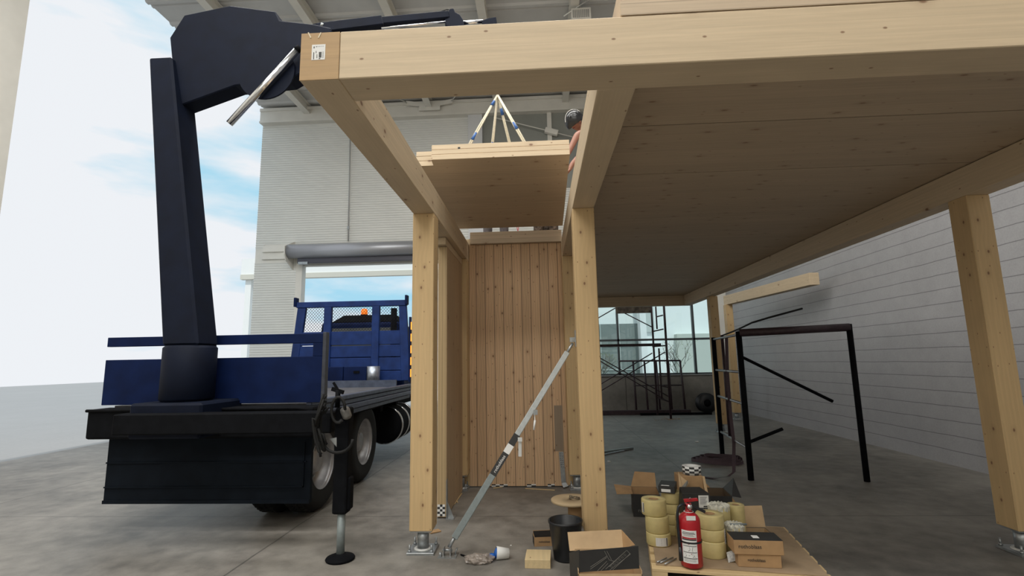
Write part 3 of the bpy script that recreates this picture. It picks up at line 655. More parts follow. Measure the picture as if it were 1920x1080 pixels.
# tail beam and underrun panel
tb = MB(); tb.box((-4.2, 4.50, .86), (-2.06, 4.74, 1.13)); tb.build('tail_beam', m_blackst, TR, bevel=.02, seg=2)
MB().tube([(-4.2, 4.49, 1.12), (-2.2, 4.49, 1.12), (-2.08, 4.52, 1.10), (-2.05, 4.6, 1.0)], .014, 8).build('tail_pipe_rail', m_blackst, TR)
hz = MB()
for (u, v) in ((-2.50, .925), (-2.44, .94), (-2.38, .935), (-2.36, .90), (-2.50, .90), (-2.44, .905), (-2.15, .935), (-2.11, .955), (-2.13, .91)):
    hz = MB(); hz.prism([(u, 4.497, v), (u+.03, 4.497, v+.002), (u+.018, 4.497, v+.022), (u-.01, 4.497, v+.02)], (0, .002, 0)); lab(hz.build('hazard_stripe', plain('faded_yellow_paint', (.45, .33, .04), .6, noise=.3, nscale=40), TR), 'worn yellow hazard stripe')
up_ = MB(); up_.box((-4.1, 4.66, .26), (-2.13, 4.70, .86)); up_.box((-4.1, 4.645, .62), (-2.17, 4.66, .632)); up_.box((-4.1, 4.645, .40), (-2.19, 4.66, .412)); up_.box((-2.2, 4.645, .40), (-2.19, 4.66, .8))
up_.box((-4.1, 4.645, .26), (-2.13, 4.66, .29)); up_.build('underrun_panel', plain('dark_slate_panel', (.006, .009, .014), .75, noise=.2, nscale=8, spec=.1), TR)
# wheels
def wheel(cx, cy, r=.50, w=.26, outer=True):
    prof = [(.29, 0), (.32, .0), (.40, -.012), (.455, -.004), (.485, .02), (.50, .055), (.50, w-.05), (.48, w-.01), (.40, w), (.29, w)]
    # outer sidewall faces +X
    t = MB().lathe([(a, b-.0) for a, b in prof], (cx, cy, r), 56, axis=(-1, 0, 0), cap=False)
    for k in range(56):
        an = 2*math.pi*k/56
        for xo in (.07, .13, .19):
            c = Vector((cx-xo, cy+math.cos(an+xo)*(r+.001), r+math.sin(an+xo)*(r+.001)))
            t.obox(c, (.045, .03, .014), Matrix.Rotation(an+xo-math.pi/2, 3, 'X') if True else Matrix())
    ty = t.build('tyre', m_black, TR)
    rim = MB().lathe([(.292, -.002), (.30, .012), (.285, .02), (.275, .05), (.27, .13), (.22, .16), (.16, .15), (.13, .11), (.115, .06), (.09, .05), (0, .05)], (cx, cy, r), 48, axis=(-1, 0, 0), cap=False)
    rm = rim.build('rim', plain('dull_wheel_rim', (.33, .33, .34), .4, metal=.5, noise=.2, nscale=8), ty)
    for k in range(10 if outer else 0):
        an = 2*math.pi*k/10; MB().cyl((cx-.15, cy+math.cos(an)*.18, r+math.sin(an)*.18), (cx-.115, cy+math.cos(an)*.18, r+math.sin(an)*.18), .014, n=6).build('wheel_nut', m_galv, ty)
for y in (5.40, 6.66):
    wheel(-2.33, y); wheel(-2.66, y, outer=False)
mf = MB(); mf.box((-2.62, 6.0, .95), (-2.3, 6.04, 1.0)); mf.box((-2.75, 4.9, .9), (-2.3, 7.25, .93)); mf.build('wheel_guard', m_blackst, TR)
# fuel tank
tk = MB().lathe([(0, 0), (.25, 0), (.275, .02), (.28, .05), (.28, .9), (.27, .93), (0, .94)], (-2.46, 7.85, .555), 36, axis=(0, 1, 0)).build('fuel_tank', m_blackst, TR)
for y in (7.90, 8.3, 8.65): lab(MB().lathe([(.282, 0), (.292, .0), (.292, .05), (.282, .05), (.282, 0)], (-2.46, y, .555), 36, axis=(0, 1, 0), cap=False).build('tank_band', m_chrome, tk), 'polished steel tank band')
# outrigger
MB().box((-3.6, 4.10, .95), (-1.72, 4.26, 1.12)).build('outrigger_beam', m_blackst, TR, bevel=.01)
MB().box((-3.55, 4.2, .9), (-2.9, 4.8, 1.2)).build('crane_base', m_navy, TR, bevel=.02)
OX, OY = -1.593, 4.06
ol = MB(); ol.box((OX-.062, OY-.055, .345), (OX+.055, OY+.065, 1.16)); sleeve = ol.build('outrigger_leg', m_blackst, TR, bevel=.018, seg=2)
MB().box((OX+.03, OY-.03, .37), (OX+.075, OY+.05, .62)).build('leg_bracket', m_blackst, sleeve, bevel=.01)
MB().cyl((OX, OY, .03), (OX, OY, .36), .031, n=24).build('leg_rod', m_galv2, sleeve)
MB().lathe([(0, 0), (.105, 0), (.112, .012), (.105, .022), (.05, .034), (.035, .05), (0, .05)], (OX, OY, 0), 32).build('foot_pad', m_blackst, sleeve)
tri = MB(); c0 = aty(618, 823, 4.0); tri.prism([c0, aty(631, 820, 4.0), aty(631, 838, 4.0)], (0, .01, 0)); tri.build('steel_gusset', m_galv, sleeve)
# hoses and fittings round the leg head
rr = random.Random(4)
for k in range(7):
    hs = MB(); pts = []
    ph = rr.uniform(-.03, .03)
    for i in range(9):
        u = i/8; pts.append((OX-.10-.07*math.sin(u*math.pi)+ph+rr.uniform(-.008, .008), OY-.07-.015*k+ph, 1.22-.36*u-.06*math.sin(u*9+k)))
    hs.tube(pts, .010, 6); hs.build('hydraulic_hose', m_black, sleeve)
for k in range(3):
    hs = MB(); pts = [(OX+.055*math.cos(a)-.02+.01*k, OY-.09-.02*k, 1.15+.10*math.sin(a)) for a in [math.pi*2*i/14 for i in range(13)]]; hs.tube(pts, .011, 6); hs.build('hydraulic_hose', m_black, sleeve)
hs = MB(); pts = [(OX-.13+.12*(1-math.cos(a)), OY-.10, .92-.10*math.sin(a)) for a in [math.pi*i/10 for i in range(11)]]; hs.tube(pts, .013, 6)
hs.build('hydraulic_hose', m_black, sleeve)
hd = MB(); hd.cyl((OX-.05, OY-.03, 1.16), (OX-.05, OY-.03, 1.30), .02, n=10); hd.bar((OX-.1, OY-.03, 1.31), (OX+.0, OY-.04, 1.28), .02, .03); hd.bar((OX-.09, OY-.03, 1.36), (OX-.05, OY-.03, 1.30), .012, .018); hd.build('control_lever', m_blackst, sleeve)
MB().lathe([(.02, 0), (.034, .01), (.038, .03), (.036, .085), (.02, .10), (0, .10)], (OX+.015, OY-.06, 1.165), 18, axis=(.35, -.1, -.75)).build('work_lamp', plain('dirty_lamp_metal', (.17, .165, .155), .5, metal=.4, noise=.4, nscale=20), sleeve)
# crane column, inner boom, ram, outer boom
cc = MB(); cc.cyl((-3.25, 4.5, 1.2), (-3.25, 4.5, 1.7), .22, n=28); cc.hexa([(-3.42, 4.35, 1.7), (-3.08, 4.35, 1.7), (-3.08, 4.65, 1.7), (-3.42, 4.65, 1.7), (-4.05, 4.62, 4.75), (-3.80, 4.62, 4.75), (-3.80, 4.94, 4.75), (-4.05, 4.94, 4.75)])
cc.build('crane_column', m_navy, TR, bevel=.02)
ib = MB(); Yb = 4.68
ip = [aty(318, 70, Yb), aty(345, 28, Yb), aty(430, 10, Yb), aty(516, 21, Yb), aty(524, 38, Yb), aty(588, 45, Yb), aty(620, 52, Yb), aty(620, 66, Yb), aty(575, 130, Yb), aty(540, 150, Yb), aty(440, 160, Yb), aty(330, 200, Yb)]
ib.prism(ip, (0, .2, 0)); ib.build('inner_boom', m_navy, TR, bevel=.01)
bl = MB(); bl.cyl(aty(500, 136, Yb-.02)+Vector((0, -.01, 0)), aty(500, 136, Yb-.02)+Vector((0, .01, 0)), .30, n=40); bl.build('boom_boss', m_navy, TR)
ra, rb_ = aty(430, 232, Yb-.08), aty(556, 95, Yb-.08)
MB().cyl(ra, rb_, .035, n=24).build('lift_ram', m_chrome, TR)
MB().cyl(rb_, rb_+(rb_-ra).normalized()*.05, .036, .03, n=24).build('ram_end', m_blackst, TR)
O1 = MB(); a, b_ = aty(600, 55, 4.76), aty(720, 38, 4.9); c_ = aty(862, 35, 5.1)
O1.bar(aty(596, 58, 4.76), aty(718, 43, 4.92), .12, .11); O1.build('outer_boom', m_navy, TR, bevel=.008)
MB().bar(aty(715, 43, 4.92), aty(842, 31, 5.08), .10, .085).build('extension_boom', m_navy, TR, bevel=.008)
MB().cyl(aty(715, 53, 4.86), aty(835, 41, 5.02), .012, n=12).build('extension_ram', m_chrome, TR)
kn = MB(); kn.prism([aty(x, y, 5.04) for x, y in ((832, 24), (840, 22), (843, 16), (850, 15), (853, 22), (862, 27), (868, 36), (871, 50), (835, 50))], (0, .12, 0)); kn.build('boom_knuckle', m_navy, TR, bevel=.006)
MB().tube([aty(820, 28, 5.1), aty(828, 21, 5.1), aty(838, 18, 5.1), aty(848, 19, 5.1)], .006, 6).build('hose', m_black, TR)
kk = MB(); kk.prism([aty(x, y, 4.74) for x, y in ((586, 45), (600, 42), (604, 44), (612, 48), (618, 52), (600, 60), (588, 56))], (0, .1, 0)); kk.build('left_knuckle', m_navy, TR)
MB().cyl(aty(602, 50, 4.72), aty(605, 44, 4.72), .016, n=12).build('pin', m_galv, TR)
MB().cyl(aty(868, 43, 5.1), aty(905, 40, 5.16), .022, n=16).build('tip_rod', m_chrome, TR)
tp_ = MB(); tp_.prism([aty(x, y, 5.12) for x, y in ((903, 38), (914, 34), (930, 31), (932, 45), (904, 46))], (0, .12, 0)); tp_.build('boom_tip', m_navy, TR, bevel=.006)
tip = aty(925, 44, 5.2)
rp = MB(); rp.tube([Vector((APX.x, APX.y, tip.z-.02)), Vector((APX.x, APX.y, APX.z+.10))], .012, 8); rp.build('hoist_rope', m_galv, TR)
hk = MB(); hk.tube([(APX.x, APX.y, APX.z+.12), (APX.x+.04, APX.y, APX.z+.07), (APX.x+.045, APX.y, APX.z+.03), (APX.x, APX.y, APX.z-.005), (APX.x-.035, APX.y, APX.z+.02)], .012, 8)
hk.build('hook', m_galv, TR)

# ================================================================== PROP (push-pull brace)
bt, bf = Vector((.30, 4.31, 1.675)), Vector((-.765, 4.14, .05))
ax = (bt-bf).normalized()
bp_ = thing('adjustable_brace', 'diagonal galvanised adjustable brace from the floor to the right front column', 'brace', (bf.x, bf.y, 0))
def on(t): return bf + ax*t
LB = (bt-bf).length
MB().bar(on(.10), on(.86), .052, .05, (0, 1, 0)).build('lower_tube', m_galv2, bp_, bevel=.004)
MB().bar(on(.80), on(LB-.12), .046, .044, (0, 1, 0)).build('upper_tube', plain('bright_galvanised', (.46, .49, .49), .5, metal=.3, noise=.08, nscale=30), bp_, bevel=.004)
LB2 = LB
sl_ = MB(); s0, s1 = .70, .95
k0, k1 = on(.735), on(.90)
lab(MB().bar(on(.66), on(.86), .0535, .052, (0, 1, 0)).build('black_label', m_ink, bp_), 'black label wrap with white lettering')
MB().bar(on(.86), on(.935), .0535, .052, (0, 1, 0)).build('white_label', m_white, bp_)
MB().bar(on(.935), on(1.03), .0535, .052, (0, 1, 0)).build('black_band', m_ink, bp_)
nY = Vector((0, -1, 0)); sidev = ax.cross(nY).normalized(); nrm = sidev.cross(ax).normalized()
nrm = nrm if nrm.y < 0 else -nrm
upv_ = nrm.cross(ax).normalized()
text('lettering', 'rothoblaas', .036, on(.76)+nrm*.0272, cols(ax, upv_, nrm), m_white, bp_)
MB().cyl(on(.02), on(.11), .014, n=12).build('lower_spindle', m_galv, bp_)
MB().cyl(on(LB-.13), on(LB-.03), .012, n=12).build('upper_spindle', m_galv, bp_)
ft = MB(); ft.box((bf.x-.07, bf.y-.05, 0), (bf.x+.075, bf.y+.06, .006)); ft.box((bf.x-.03, bf.y-.03, .006), (bf.x-.024, bf.y+.03, .07)); ft.box((bf.x+.024, bf.y-.03, .006), (bf.x+.03, bf.y+.03, .07)); ft.cyl((bf.x-.04, bf.y, .045), (bf.x+.04, bf.y, .045), .009, n=10); ft.cyl((bf.x+.055, bf.y+.03, .0), (bf.x+.07, bf.y+.04, .05), .007, n=8); ft.cyl((bf.x-.052, bf.y-.02, .0), (bf.x-.052, bf.y-.02, .035), .012, n=6)
ft.build('foot_plate', m_galv, bp_)
hp = MB(); hp.box((.303, 4.27, 1.62), (.310, 4.35, 1.76)); hp.box((.26, 4.29, 1.66), (.303, 4.296, 1.70)); hp.box((.26, 4.324, 1.66), (.303, 4.33, 1.70)); hp.cyl((.285, 4.28, 1.68), (.285, 4.34, 1.68), .009, n=10); hp.build('head_plate', m_galv, bp_)
pn = MB(); c0 = aty(1003, 788, 4.16); pn.tube([on(1.29), c0], .004, 6); pn.cyl(c0, aty(1001, 806, 4.16), .008, n=8); pn.build('locking_pin', m_white, bp_)
lv_ = MB(); lv_.bar(aty(975, 822, 4.14), aty(975, 856, 4.14), .004, .026, (1, 0, 0)); lv_.box(aty(971, 828, 4.12), aty(979, 820, 4.13)); lv_.build('hanging_lever', plain('pale_zinc', (.60, .61, .60), .5, metal=.3), bp_)
pl_ = MB(); pl_.box(aty(1000, 778, 4.17), aty(1008, 768, 4.18)); pl_.build('tab', m_galv, bp_)

# ================================================================== FLOOR OBJECTS (middle)
bu = thing('bucket', 'black plastic bucket standing in front of the wooden cable spool', 'bucket', (.165, 4.1, 0))
MB().lathe([(.0, .004), (.092, .004), (.096, .0), (.098, .012), (.128, .262), (.134, .266), (.134, .282), (.128, .284), (.123, .278), (.094, .016), (0, .014)], (.165, 4.1, 0), 40, cap=False).build('shell', m_plasticb, bu)
spx, spy = .27, 4.92
so = thing('cable_spool', 'round plywood cable spool end on a brown drum behind the black bucket', 'cable spool', (spx, spy, 0))
MB().lathe([(.035, .20), (.197, .20), (.2, .203), (.2, .218), (.197, .221), (.035, .221), (.035, .20)], (spx, spy, 0), 44, cap=False).build('flange', m_ply, so)
MB().lathe([(.06, 0), (.075, .0), (.075, .20), (.06, .20)], (spx+.03, spy+.0, 0), 30, cap=False).build('drum', m_kraft, so)
tw = MB(); rr = random.Random(5)
for k in range(4):
    pts = [(spx+.02+.05*math.cos(i*.9+k), spy+.04*math.sin(i*.8+k), .224+.012*abs(math.sin(i+k))+.02*(i == 3)) for i in range(7)]; tw.tube(pts, .004, 5)
tag(tw.build('cord_scraps', plain('dull_cord', (.16, .13, .09), .8)), 'tangle of brown cord lying on the plywood spool end', 'cord')
# flat long black and kraft box behind bucket
fbx = thing('long_box', 'small long open cardboard box lying left of the black bucket', 'box', (.05, 4.4, 0))
def Rz(a): return Matrix.Rotation(a, 3, 'Z')
A_ = Rz(.12); c_ = Vector((.06, 4.42, 0))
def obx(mb, cx, cy, cz, sx, sy, sz, base=c_, rot=A_): mb.obox(base + rot @ Vector((cx, cy, 0)) + Vector((0, 0, cz)), (sx, sy, sz), rot)
b = MB(); obx(b, 0, -.055, .035, .30, .004, .07); obx(b, 0, .055, .045, .30, .004, .09); obx(b, -.15, 0, .035, .004, .11, .07); obx(b, .15, 0, .035, .004, .11, .07); obx(b, 0, 0, .003, .30, .11, .004); b.build('carton', m_kraft, fbx)
b = MB(); obx(b, 0, .052, .05, .296, .002, .075); obx(b, -.146, 0, .036, .002, .106, .066); obx(b, -.153, 0, .036, .002, .108, .068); b.build('black_lining', m_blackcard, fbx)
text('lettering', 'rothoblaas', .022, c_+A_ @ Vector((-.07, -.058, 0))+Vector((0, 0, .035)), A_ @ cols((1, 0, 0), (0, 0, 1), (0, -1, 0)), m_ink, fbx)
# wood offcut block
wb = MB(); wb.obox((-.050, 4.005, .0315), (.188, .20, .063), Rz(-.05)); tag(wb.build('timber_offcut', wood('offcut', (.62, .48, .27), 'y', 'x', board=.0, knots=.3), bevel=.002), 'square pale timber offcut on the floor left of the bucket', 'wood block')
# paint cup with blue
ca_, cb2 = Vector((-.375, 4.08, .046)), Vector((-.285, 4.10, .036))
cu = thing('plastic_cup', 'white plastic cup lying on its side with blue paste spilling out', 'cup', (-.33, 4.09, 0))
dd = (cb2-ca_).normalized()
MB().lathe([(.045, 0), (.047, .003), (.036, .098), (0, .10)], ca_, 28, axis=dd, cap=False).build('shell', m_white, cu)
bb_ = MB(); bb_.sphere(ca_+dd*.01, .038, (.7, 1, 1)); bb_.sphere(ca_+Vector((-.03, -.01, -.02)), .024, (1.2, 1, .9)); lab(bb_.jitter(.003).build('paste', plain('blue_paste', (.015, .11, .42), .4), cu), 'glossy blue contents')
# crumpled plastic bag
pbg = MB(); g_ = bmesh.ops.create_icosphere(pbg.bm, subdivisions=4, radius=1)
rr = random.Random(11)
from mathutils import noise as mnoise
for v in pbg.bm.verts:
    n_ = mnoise.noise(v.co*2.1)*.35+mnoise.noise(v.co*5)*.16+abs(mnoise.noise(v.co*9))*.12
    c = v.co*(1+n_); v.co = Vector((-.50+c.x*.10, 4.02+c.y*.06, max(.002, .024+c.z*.034)))
m_bag = plain('clear_grey_plastic', (.36, .31, .27), .18, noise=.25, nscale=30, alpha=.62)
tag(pbg.build('plastic_bag', m_bag), 'crumpled see-through plastic bag beside the fallen white cup', 'plastic bag')
tag(MB().cyl(atz(864, 1040, .008), atz(880, 1045, .008), .006, n=10).build('steel_pin', m_blackst), 'short dark steel pin lying left of the plastic bag', 'pin')
tag(MB().obox((-.985, 4.70, .006), (.10, .07, .008), Rz(.6)).build('shim_plate', m_kraft), 'small brown scrap of board behind the left front column', 'scrap')
for i, (a, b_, l) in enumerate((((852, 945), (866, 925), 'thin wooden lath lying along the foot of the side wall panel'), ((850, 930), (858, 942), 'short splinter of wood crossing the lath by the side wall'), ((925, 915), (942, 913), 'pale wood scrap on the floor left at the board wall'), ((985, 916), (1040, 919), 'long thin pale wood sliver on the floor in front of the board wall'))):
    tag(MB().bar(atz(*a, .006), atz(*b_, .006), .012, .008).build('wood_sliver', m_rough), l, 'wood scrap')

# ================================================================== KRAFT BOX IN FRONT
kb_ = thing('open_carton', 'large open carton with black printed front nearest the camera', 'box', (.39, 3.5, 0))
x0, x1, y0, y1, zt = .205, .60, 3.35, 3.66, .245
P = lambda x, y, z: (x, y, z)
b = MB(); b.box((x0, y0, 0), (x1, y0+.004, zt-.06)); b.box((x0, y1-.004, 0), (x1, y1, zt-.02)); b.box((x0, y0, 0), (x0+.004, y1, zt-.04)); b.box((x1-.004, y0, 0), (x1, y1, zt-.04)); b.box((x0, y0, 0), (x1, y1, .004)); b.build('carton', m_kraft_l, kb_)
fl = MB(); ft0 = aty(1087, 1033, 3.33); ft1 = aty(1197, 1024, 3.33); fb0 = aty(1087, 1073, 3.345); fb1 = aty(1199, 1066, 3.345)
fl.hexa([tuple(v) for v in (fb0, fb1, fb1+Vector((0, .003, 0)), fb0+Vector((0, .003, 0)), ft0, ft1, ft1+Vector((0, .003, 0)), ft0+Vector((0, .003, 0)))]); flo = lab(fl.build('front_flap', m_blackcard, kb_), 'black printed front flap with line drawing of a bracket')
# line drawing on flap
ex = (fb1-fb0).normalized(); ey = (ft0-fb0).normalized(); en = ex.cross(ey).normalized(); en = en if en.y < 0 else -en; FWd = (ft1-ft0).length; FHt = (ft0-fb0).length
dr = MB()
def fp2(u, v): return fb0 + ex*FWd*u + ey*FHt*v + en*.002
def ln(u0, v0, u1, v1, w_=.0024): dr.bar(fp2(u0, v0), fp2(u1, v1), .0008, w_, en.cross((fp2(u1, v1)-fp2(u0, v0)).normalized()))
for dv in (0, .10): ln(.18, .12+dv, .46, .62+dv*.6)
ln(.42, .93, .50, .50); ln(.46, .93, .54, .50); ln(.50, .50, .60, .40)
for (u, v) in ((.50, .18), (.56, .02)): ln(u, v, u+.30, v+.72)
ln(.80, .90, .86, .70); ln(.44, .08, .80, .90); ln(.50, .0, .86, .70); ln(.30, .02, .46, .44); ln(.36, .02, .48, .34)
for k in range(6):
    u, v = .52+.045*k, .18+.10*k
    for (a, bq, c2, d2) in ((0, 0, .025, .05), (.025, .05, .045, .0), (.045, 0, .02, -.05), (.02, -.05, 0, 0)): ln(u+a, v+bq, u+c2, v+d2, .001)
dr.build('line_drawing', m_print, flo)
bf_ = MB(); p0, p1, p2, p3 = aty(1068, 1033, 3.66), aty(1170, 1027, 3.66), aty(1165, 993, 3.72), aty(1064, 998, 3.72)
bf_.hexa([tuple(v) for v in (p0, p1, p1+Vector((0, .003, 0)), p0+Vector((0, .003, 0)), p3, p2, p2+Vector((0, .003, 0)), p3+Vector((0, .003, 0)))]); bf_.build('back_flap', m_kraft_l, kb_)
sf = MB(); q = [aty(1168, 1028, 3.66), aty(1165, 994, 3.72), aty(1190, 1022, 3.55)]; sf.prism(q, (.004, 0, 0)); sf.build('side_flap', m_kraft, kb_)
lf = MB(); q = [aty(1068, 1036, 3.62), aty(1087, 1031, 3.36), aty(1087, 1085, 3.36), aty(1070, 1085, 3.62)]; lf.prism(q, (-.003, 0, 0)); lab(lf.build('left_side', m_blackcard, kb_), 'black left side of the carton')
lg_ = MB(); cen = Vector((.405, 3.3475, .120))
hx = [(cen+Vector((.03*math.cos(math.pi/3*k+math.pi/6), 0, .03*math.sin(math.pi/3*k+math.pi/6)))) for k in range(6)]
for k in range(6): lg_.bar(hx[k], hx[(k+1) % 6], .001, .004, (0, 1, 0))
lg_.build('hexagon_mark', m_ink, kb_)

# ================================================================== PALLET with goods
PR = Rz(-.165); PO = Vector((.707, 3.588, 0))
def pw(u, v, z=0): return PO + PR @ Vector((u, v, 0)) + Vector((0, 0, z))   # pallet frame
pa_ = thing('pallet', 'low wooden pallet covered by brown board at the lower right', 'pallet', PO)
def pbx(mb, u0, v0, u1, v1, z0, z1): mb.obox(pw((u0+u1)/2, (v0+v1)/2, (z0+z1)/2), (u1-u0, v1-v0, z1-z0), PR)
for k in range(7): b = MB(); pbx(b, 0, k*.155, 1.1, k*.155+.10, .108, .128); b.build('deck_board', m_rough, pa_, bevel=.002)
for u in (0, .5, 1.0): b = MB(); pbx(b, u, 0, u+.1, 1.03, .022, .108); b.build('stringer', m_rough, pa_)
for v in (0, .46, .93): b = MB(); pbx(b, 0, v, 1.1, v+.1, 0, .02); b.build('bottom_board', m_rough, pa_)
b = MB(); pbx(b, .03, .055, 1.08, 1.0, .130, .134); tag(b.build('cardboard_sheet', plain('brown_board_sheet', (.33, .24, .15), .8, noise=.2, nscale=5)), 'brown cardboard sheet lying over the pallet under the rolls', 'cardboard sheet')
T = .135
def roll(px, py, r, h, z, lbl, grp='pale yellow rolls on the pallet', tilt_=0, label=None, foil=False):
    c = atz(px, py, z); x, y = c.x, c.y+r
    t = thing('foam_tape_roll', lbl, 'roll', (x, y, z), grp)
    b = MB(); g = .4*r
    b.lathe([(g, .002), (r*.97, .0), (r, .006), (r, h-.006), (r*.97, h), (g, h-.002), (g, .002)], (x, y, z), 40, cap=False)
    b.build('roll', m_roll, t)
    b = MB(); b.lathe([(g*.86, .003), (g, .003), (g, h-.003), (g*.86, h-.003), (g*.86, .003)], (x, y, z), 30, cap=False); b.build('core', m_kraft, t)
    if foil:
        f = MB(); n_ = 30
        ring = []
        for j, (rr_, zz) in enumerate(((r*1.01, h-.03), (r*1.012, h), (r*.7, h+.012), (r*.2, h+.006))):
            ring.append([f.bm.verts.new((x+rr_*math.cos(2*math.pi*k/n_)*(1+.02*math.sin(k*3.1+j)), y+rr_*math.sin(2*math.pi*k/n_)*(1+.02*math.cos(k*2.3)), z+zz+.006*math.sin(k*2.7+j*2))) for k in range(n_)])
        for R_, Q_ in zip(ring, ring[1:]):
            for k in range(n_): f.bm.faces.new((R_[k], R_[(k+1) % n_], Q_[(k+1) % n_], Q_[k]))
        f.bm.faces.new(ring[-1]); f.build('film_wrap', m_foil, t)
    if label:
        a0, a1, z0, z1 = label; f = MB(); n_ = 8
        for k in range(n_):
            ta, tb_ = a0+(a1-a0)*k/n_, a0+(a1-a0)*(k+1)/n_; R1, R2 = r+.0012, r+.002
            p = [(x+R*math.sin(tt), y-R*math.cos(tt)) for R in (R1, R2) for tt in (ta, tb_)]
            f.hexa([(p[0][0], p[0][1], z+z0), (p[1][0], p[1][1], z+z0), (p[3][0], p[3][1], z+z0), (p[2][0], p[2][1], z+z0), (p[0][0], p[0][1], z+z1), (p[1][0], p[1][1], z+z1), (p[3][0], p[3][1], z+z1), (p[2][0], p[2][1], z+z1)])
        lo = f.build('paper_label', m_white, t)
        f = MB()
        for k in range(5):
            zz = z0+(z1-z0)*(.18+.16*k); ta, tb_ = a0+(a1-a0)*.12, a0+(a1-a0)*.78; tm = (ta+tb_)/2
            for (s0, s1_) in ((ta, tm), (tm, tb_)):
                p = [(x+(r+.0016)*math.sin(tt), y-(r+.0016)*math.cos(tt)) for tt in (s0, s1_)]; f.bar((p[0][0], p[0][1], z+zz), (p[1][0], p[1][1], z+zz), .0012, .0016)
        ta = a0+(a1-a0)*.9; f.bar((x+(r+.002)*math.sin(ta), y-(r+.002)*math.cos(ta), z+z0+.002), (x+(r+.002)*math.sin(ta), y-(r+.002)*math.cos(ta), z+z1-.002), .003, .006, (1, 0, 0))
        f.build('label_print', m_ink, lo)
    return x, y
def roll_at(x, y, r, h, z, lbl, **k):
    global atz; old = atz
    atz = lambda a, b, zz=0: Vector((x, y-r, zz))
    try: return roll(0, 0, r, h, z, lbl, **k)
    finally: atz = old
f = atz(1241, 1027, T); xL, yL = f.x, f.y+.090
roll_at(xL, yL, .090, .085, T, 'bottom yellow roll with a white label in the left stack on the pallet', label=(-.45, .55, .008, .066))
roll_at(xL-.004, yL+.006, .086, .113, T+.087, 'middle yellow roll of the left stack on the pallet')
roll_at(xL-.016, yL+.03, .092, .112, T+.202, 'top yellow roll of the left stack beside the open black carton', label=(-1.4, -1.1, .02, .09))
f = atz(1286, 1040, T); xM, yM = aty(1286, 1000, yL+.13).x, yL+.13
zM = aty(1305, 968, yM-.10).z; hM = (zM-T)/3
for k, (l, hh) in enumerate((('bottom yellow roll hidden behind the fire extinguisher', hM-.002), ('second yellow roll from the bottom behind the fire extinguisher', hM-.002), ('third yellow roll up behind the fire extinguisher', hM-.002))):
    roll_at(xM, yM, .074, hh, T+k*hM, l, label=(-1.1, -.6, .01, .07) if k == 2 else None)
# the stack that carries the small black box
xN, yN = aty(1259, 940, yL+.235).x, yL+.235
zN = aty(1259, 946, yN-.078).z
for k in range(3): roll_at(xN, yN, .078, (zN-T)/3-.002, T+k*(zN-T)/3, ('bottom', 'second', 'third')[k]+' roll of the stack between the left stack and the open kraft box')
roll_at(xN, yN-.005, .078, .085, zN, 'uppermost yellow roll carrying the small black box')
f = atz(1345, 1050, T); xR_, yR_ = f.x, f.y+.096
roll_at(xR_, yR_, .094, .105, T, 'bottom yellow roll of the right stack beside the red extinguisher')
roll_at(xR_+.002, yR_+.004, .093, .075, T+.107, 'middle yellow roll with a side label in the right stack', label=(.85, 1.25, -.02, .07))
roll_at(xR_-.001, yR_+.006, .094, .092, T+.184, 'top yellow roll of the right stack, beside the black carton')
yS = yR_+.215; xS = aty(1348, 960, yS).x
zS = T+.23
roll_at(xS, yS, .078, .085, T, 'bottom roll standing behind the right stack'); roll_at(xS, yS, .078, .085, T+.087, 'second roll standing behind the right stack')
roll_at(xS, yS, .078, .10, T+.174, 'shiny film-wrapped roll topping the stack behind the right stack', foil=True)
f = aty(1384, 1036, yR_+.02); xQ, yQ = f.x, yR_+.06
roll_at(xQ, yQ, .072, .10, T, 'bottom film-wrapped roll right of the right stack'); roll_at(xQ, yQ, .070, .08, T+.102, 'film-wrapped roll right of the right stack, under a loose metal rod', foil=True)
xU, yU = aty(1381, 975, yR_+.28).x, yR_+.28
roll_at(xU, yU, .062, .13, T, 'low roll at the back right of the pallet'); roll_at(xU, yU, .062, .13, T+.132, 'yellow roll at the back right of the pallet next to the open carton')
# silvery label bag at stack foot
b = MB(); b.prism([aty(1362, 1036, yR_-.12), aty(1384, 1028, yR_-.13), aty(1378, 1052, yR_-.14), aty(1366, 1055, yR_-.14)], (.004, .006, 0)); tag(b.build('label_pouch', plain('crumpled_pouch', (.45, .45, .43), .3, noise=.4, nscale=60)), 'crumpled clear pouch hanging at the foot of the right stack', 'pouch')
# rods on board
for k, (a, bq, l) in enumerate((((1232, 1054), (1250, 1046), 'leftmost steel rod lying on the pallet board'), ((1238, 1055), (1262, 1045), 'middle steel rod lying on the pallet board'), ((1246, 1058), (1268, 1047), 'rightmost steel rod lying on the pallet board'))):
    tag(MB().cyl(atz(a[0], a[1], .142), atz(bq[0], bq[1], .142), .0045, n=8).build('steel_rod', m_galv), l, 'rod', 'steel rods on the pallet')
# extinguisher
EX = atz(1304, 1069, T); ex_, ey_ = EX.x, EX.y+.072; er = .088
fe = thing('fire_extinguisher', 'red fire extinguisher with white instruction label standing on the pallet', 'fire extinguisher', (ex_, ey_, T))
MB().lathe([(0, .006), (er*.85, .002), (er, .012), (er, .335), (er*.95, .36), (er*.75, .385), (er*.42, .402), (.026, .41), (.024, .425), (0, .426)], (ex_, ey_, T), 48, cap=False).build('cylinder', m_red, fe)
def wrap(r, a0, a1, z0, z1, name, mat, par, n_=14, th=.0012):
    f = MB()
    for k in range(n_):
        ta, tb_ = a0+(a1-a0)*k/n_, a0+(a1-a0)*(k+1)/n_
        p = [(ex_+R*math.sin(tt), ey_-R*math.cos(tt)) for R in (r, r+th) for tt in (ta, tb_)]
        f.hexa([(p[i][0], p[i][1], T+z0) for i in (0, 1, 3, 2)]+[(p[i][0], p[i][1], T+z1) for i in (0, 1, 3, 2)])
    return f.build(name, mat, par)
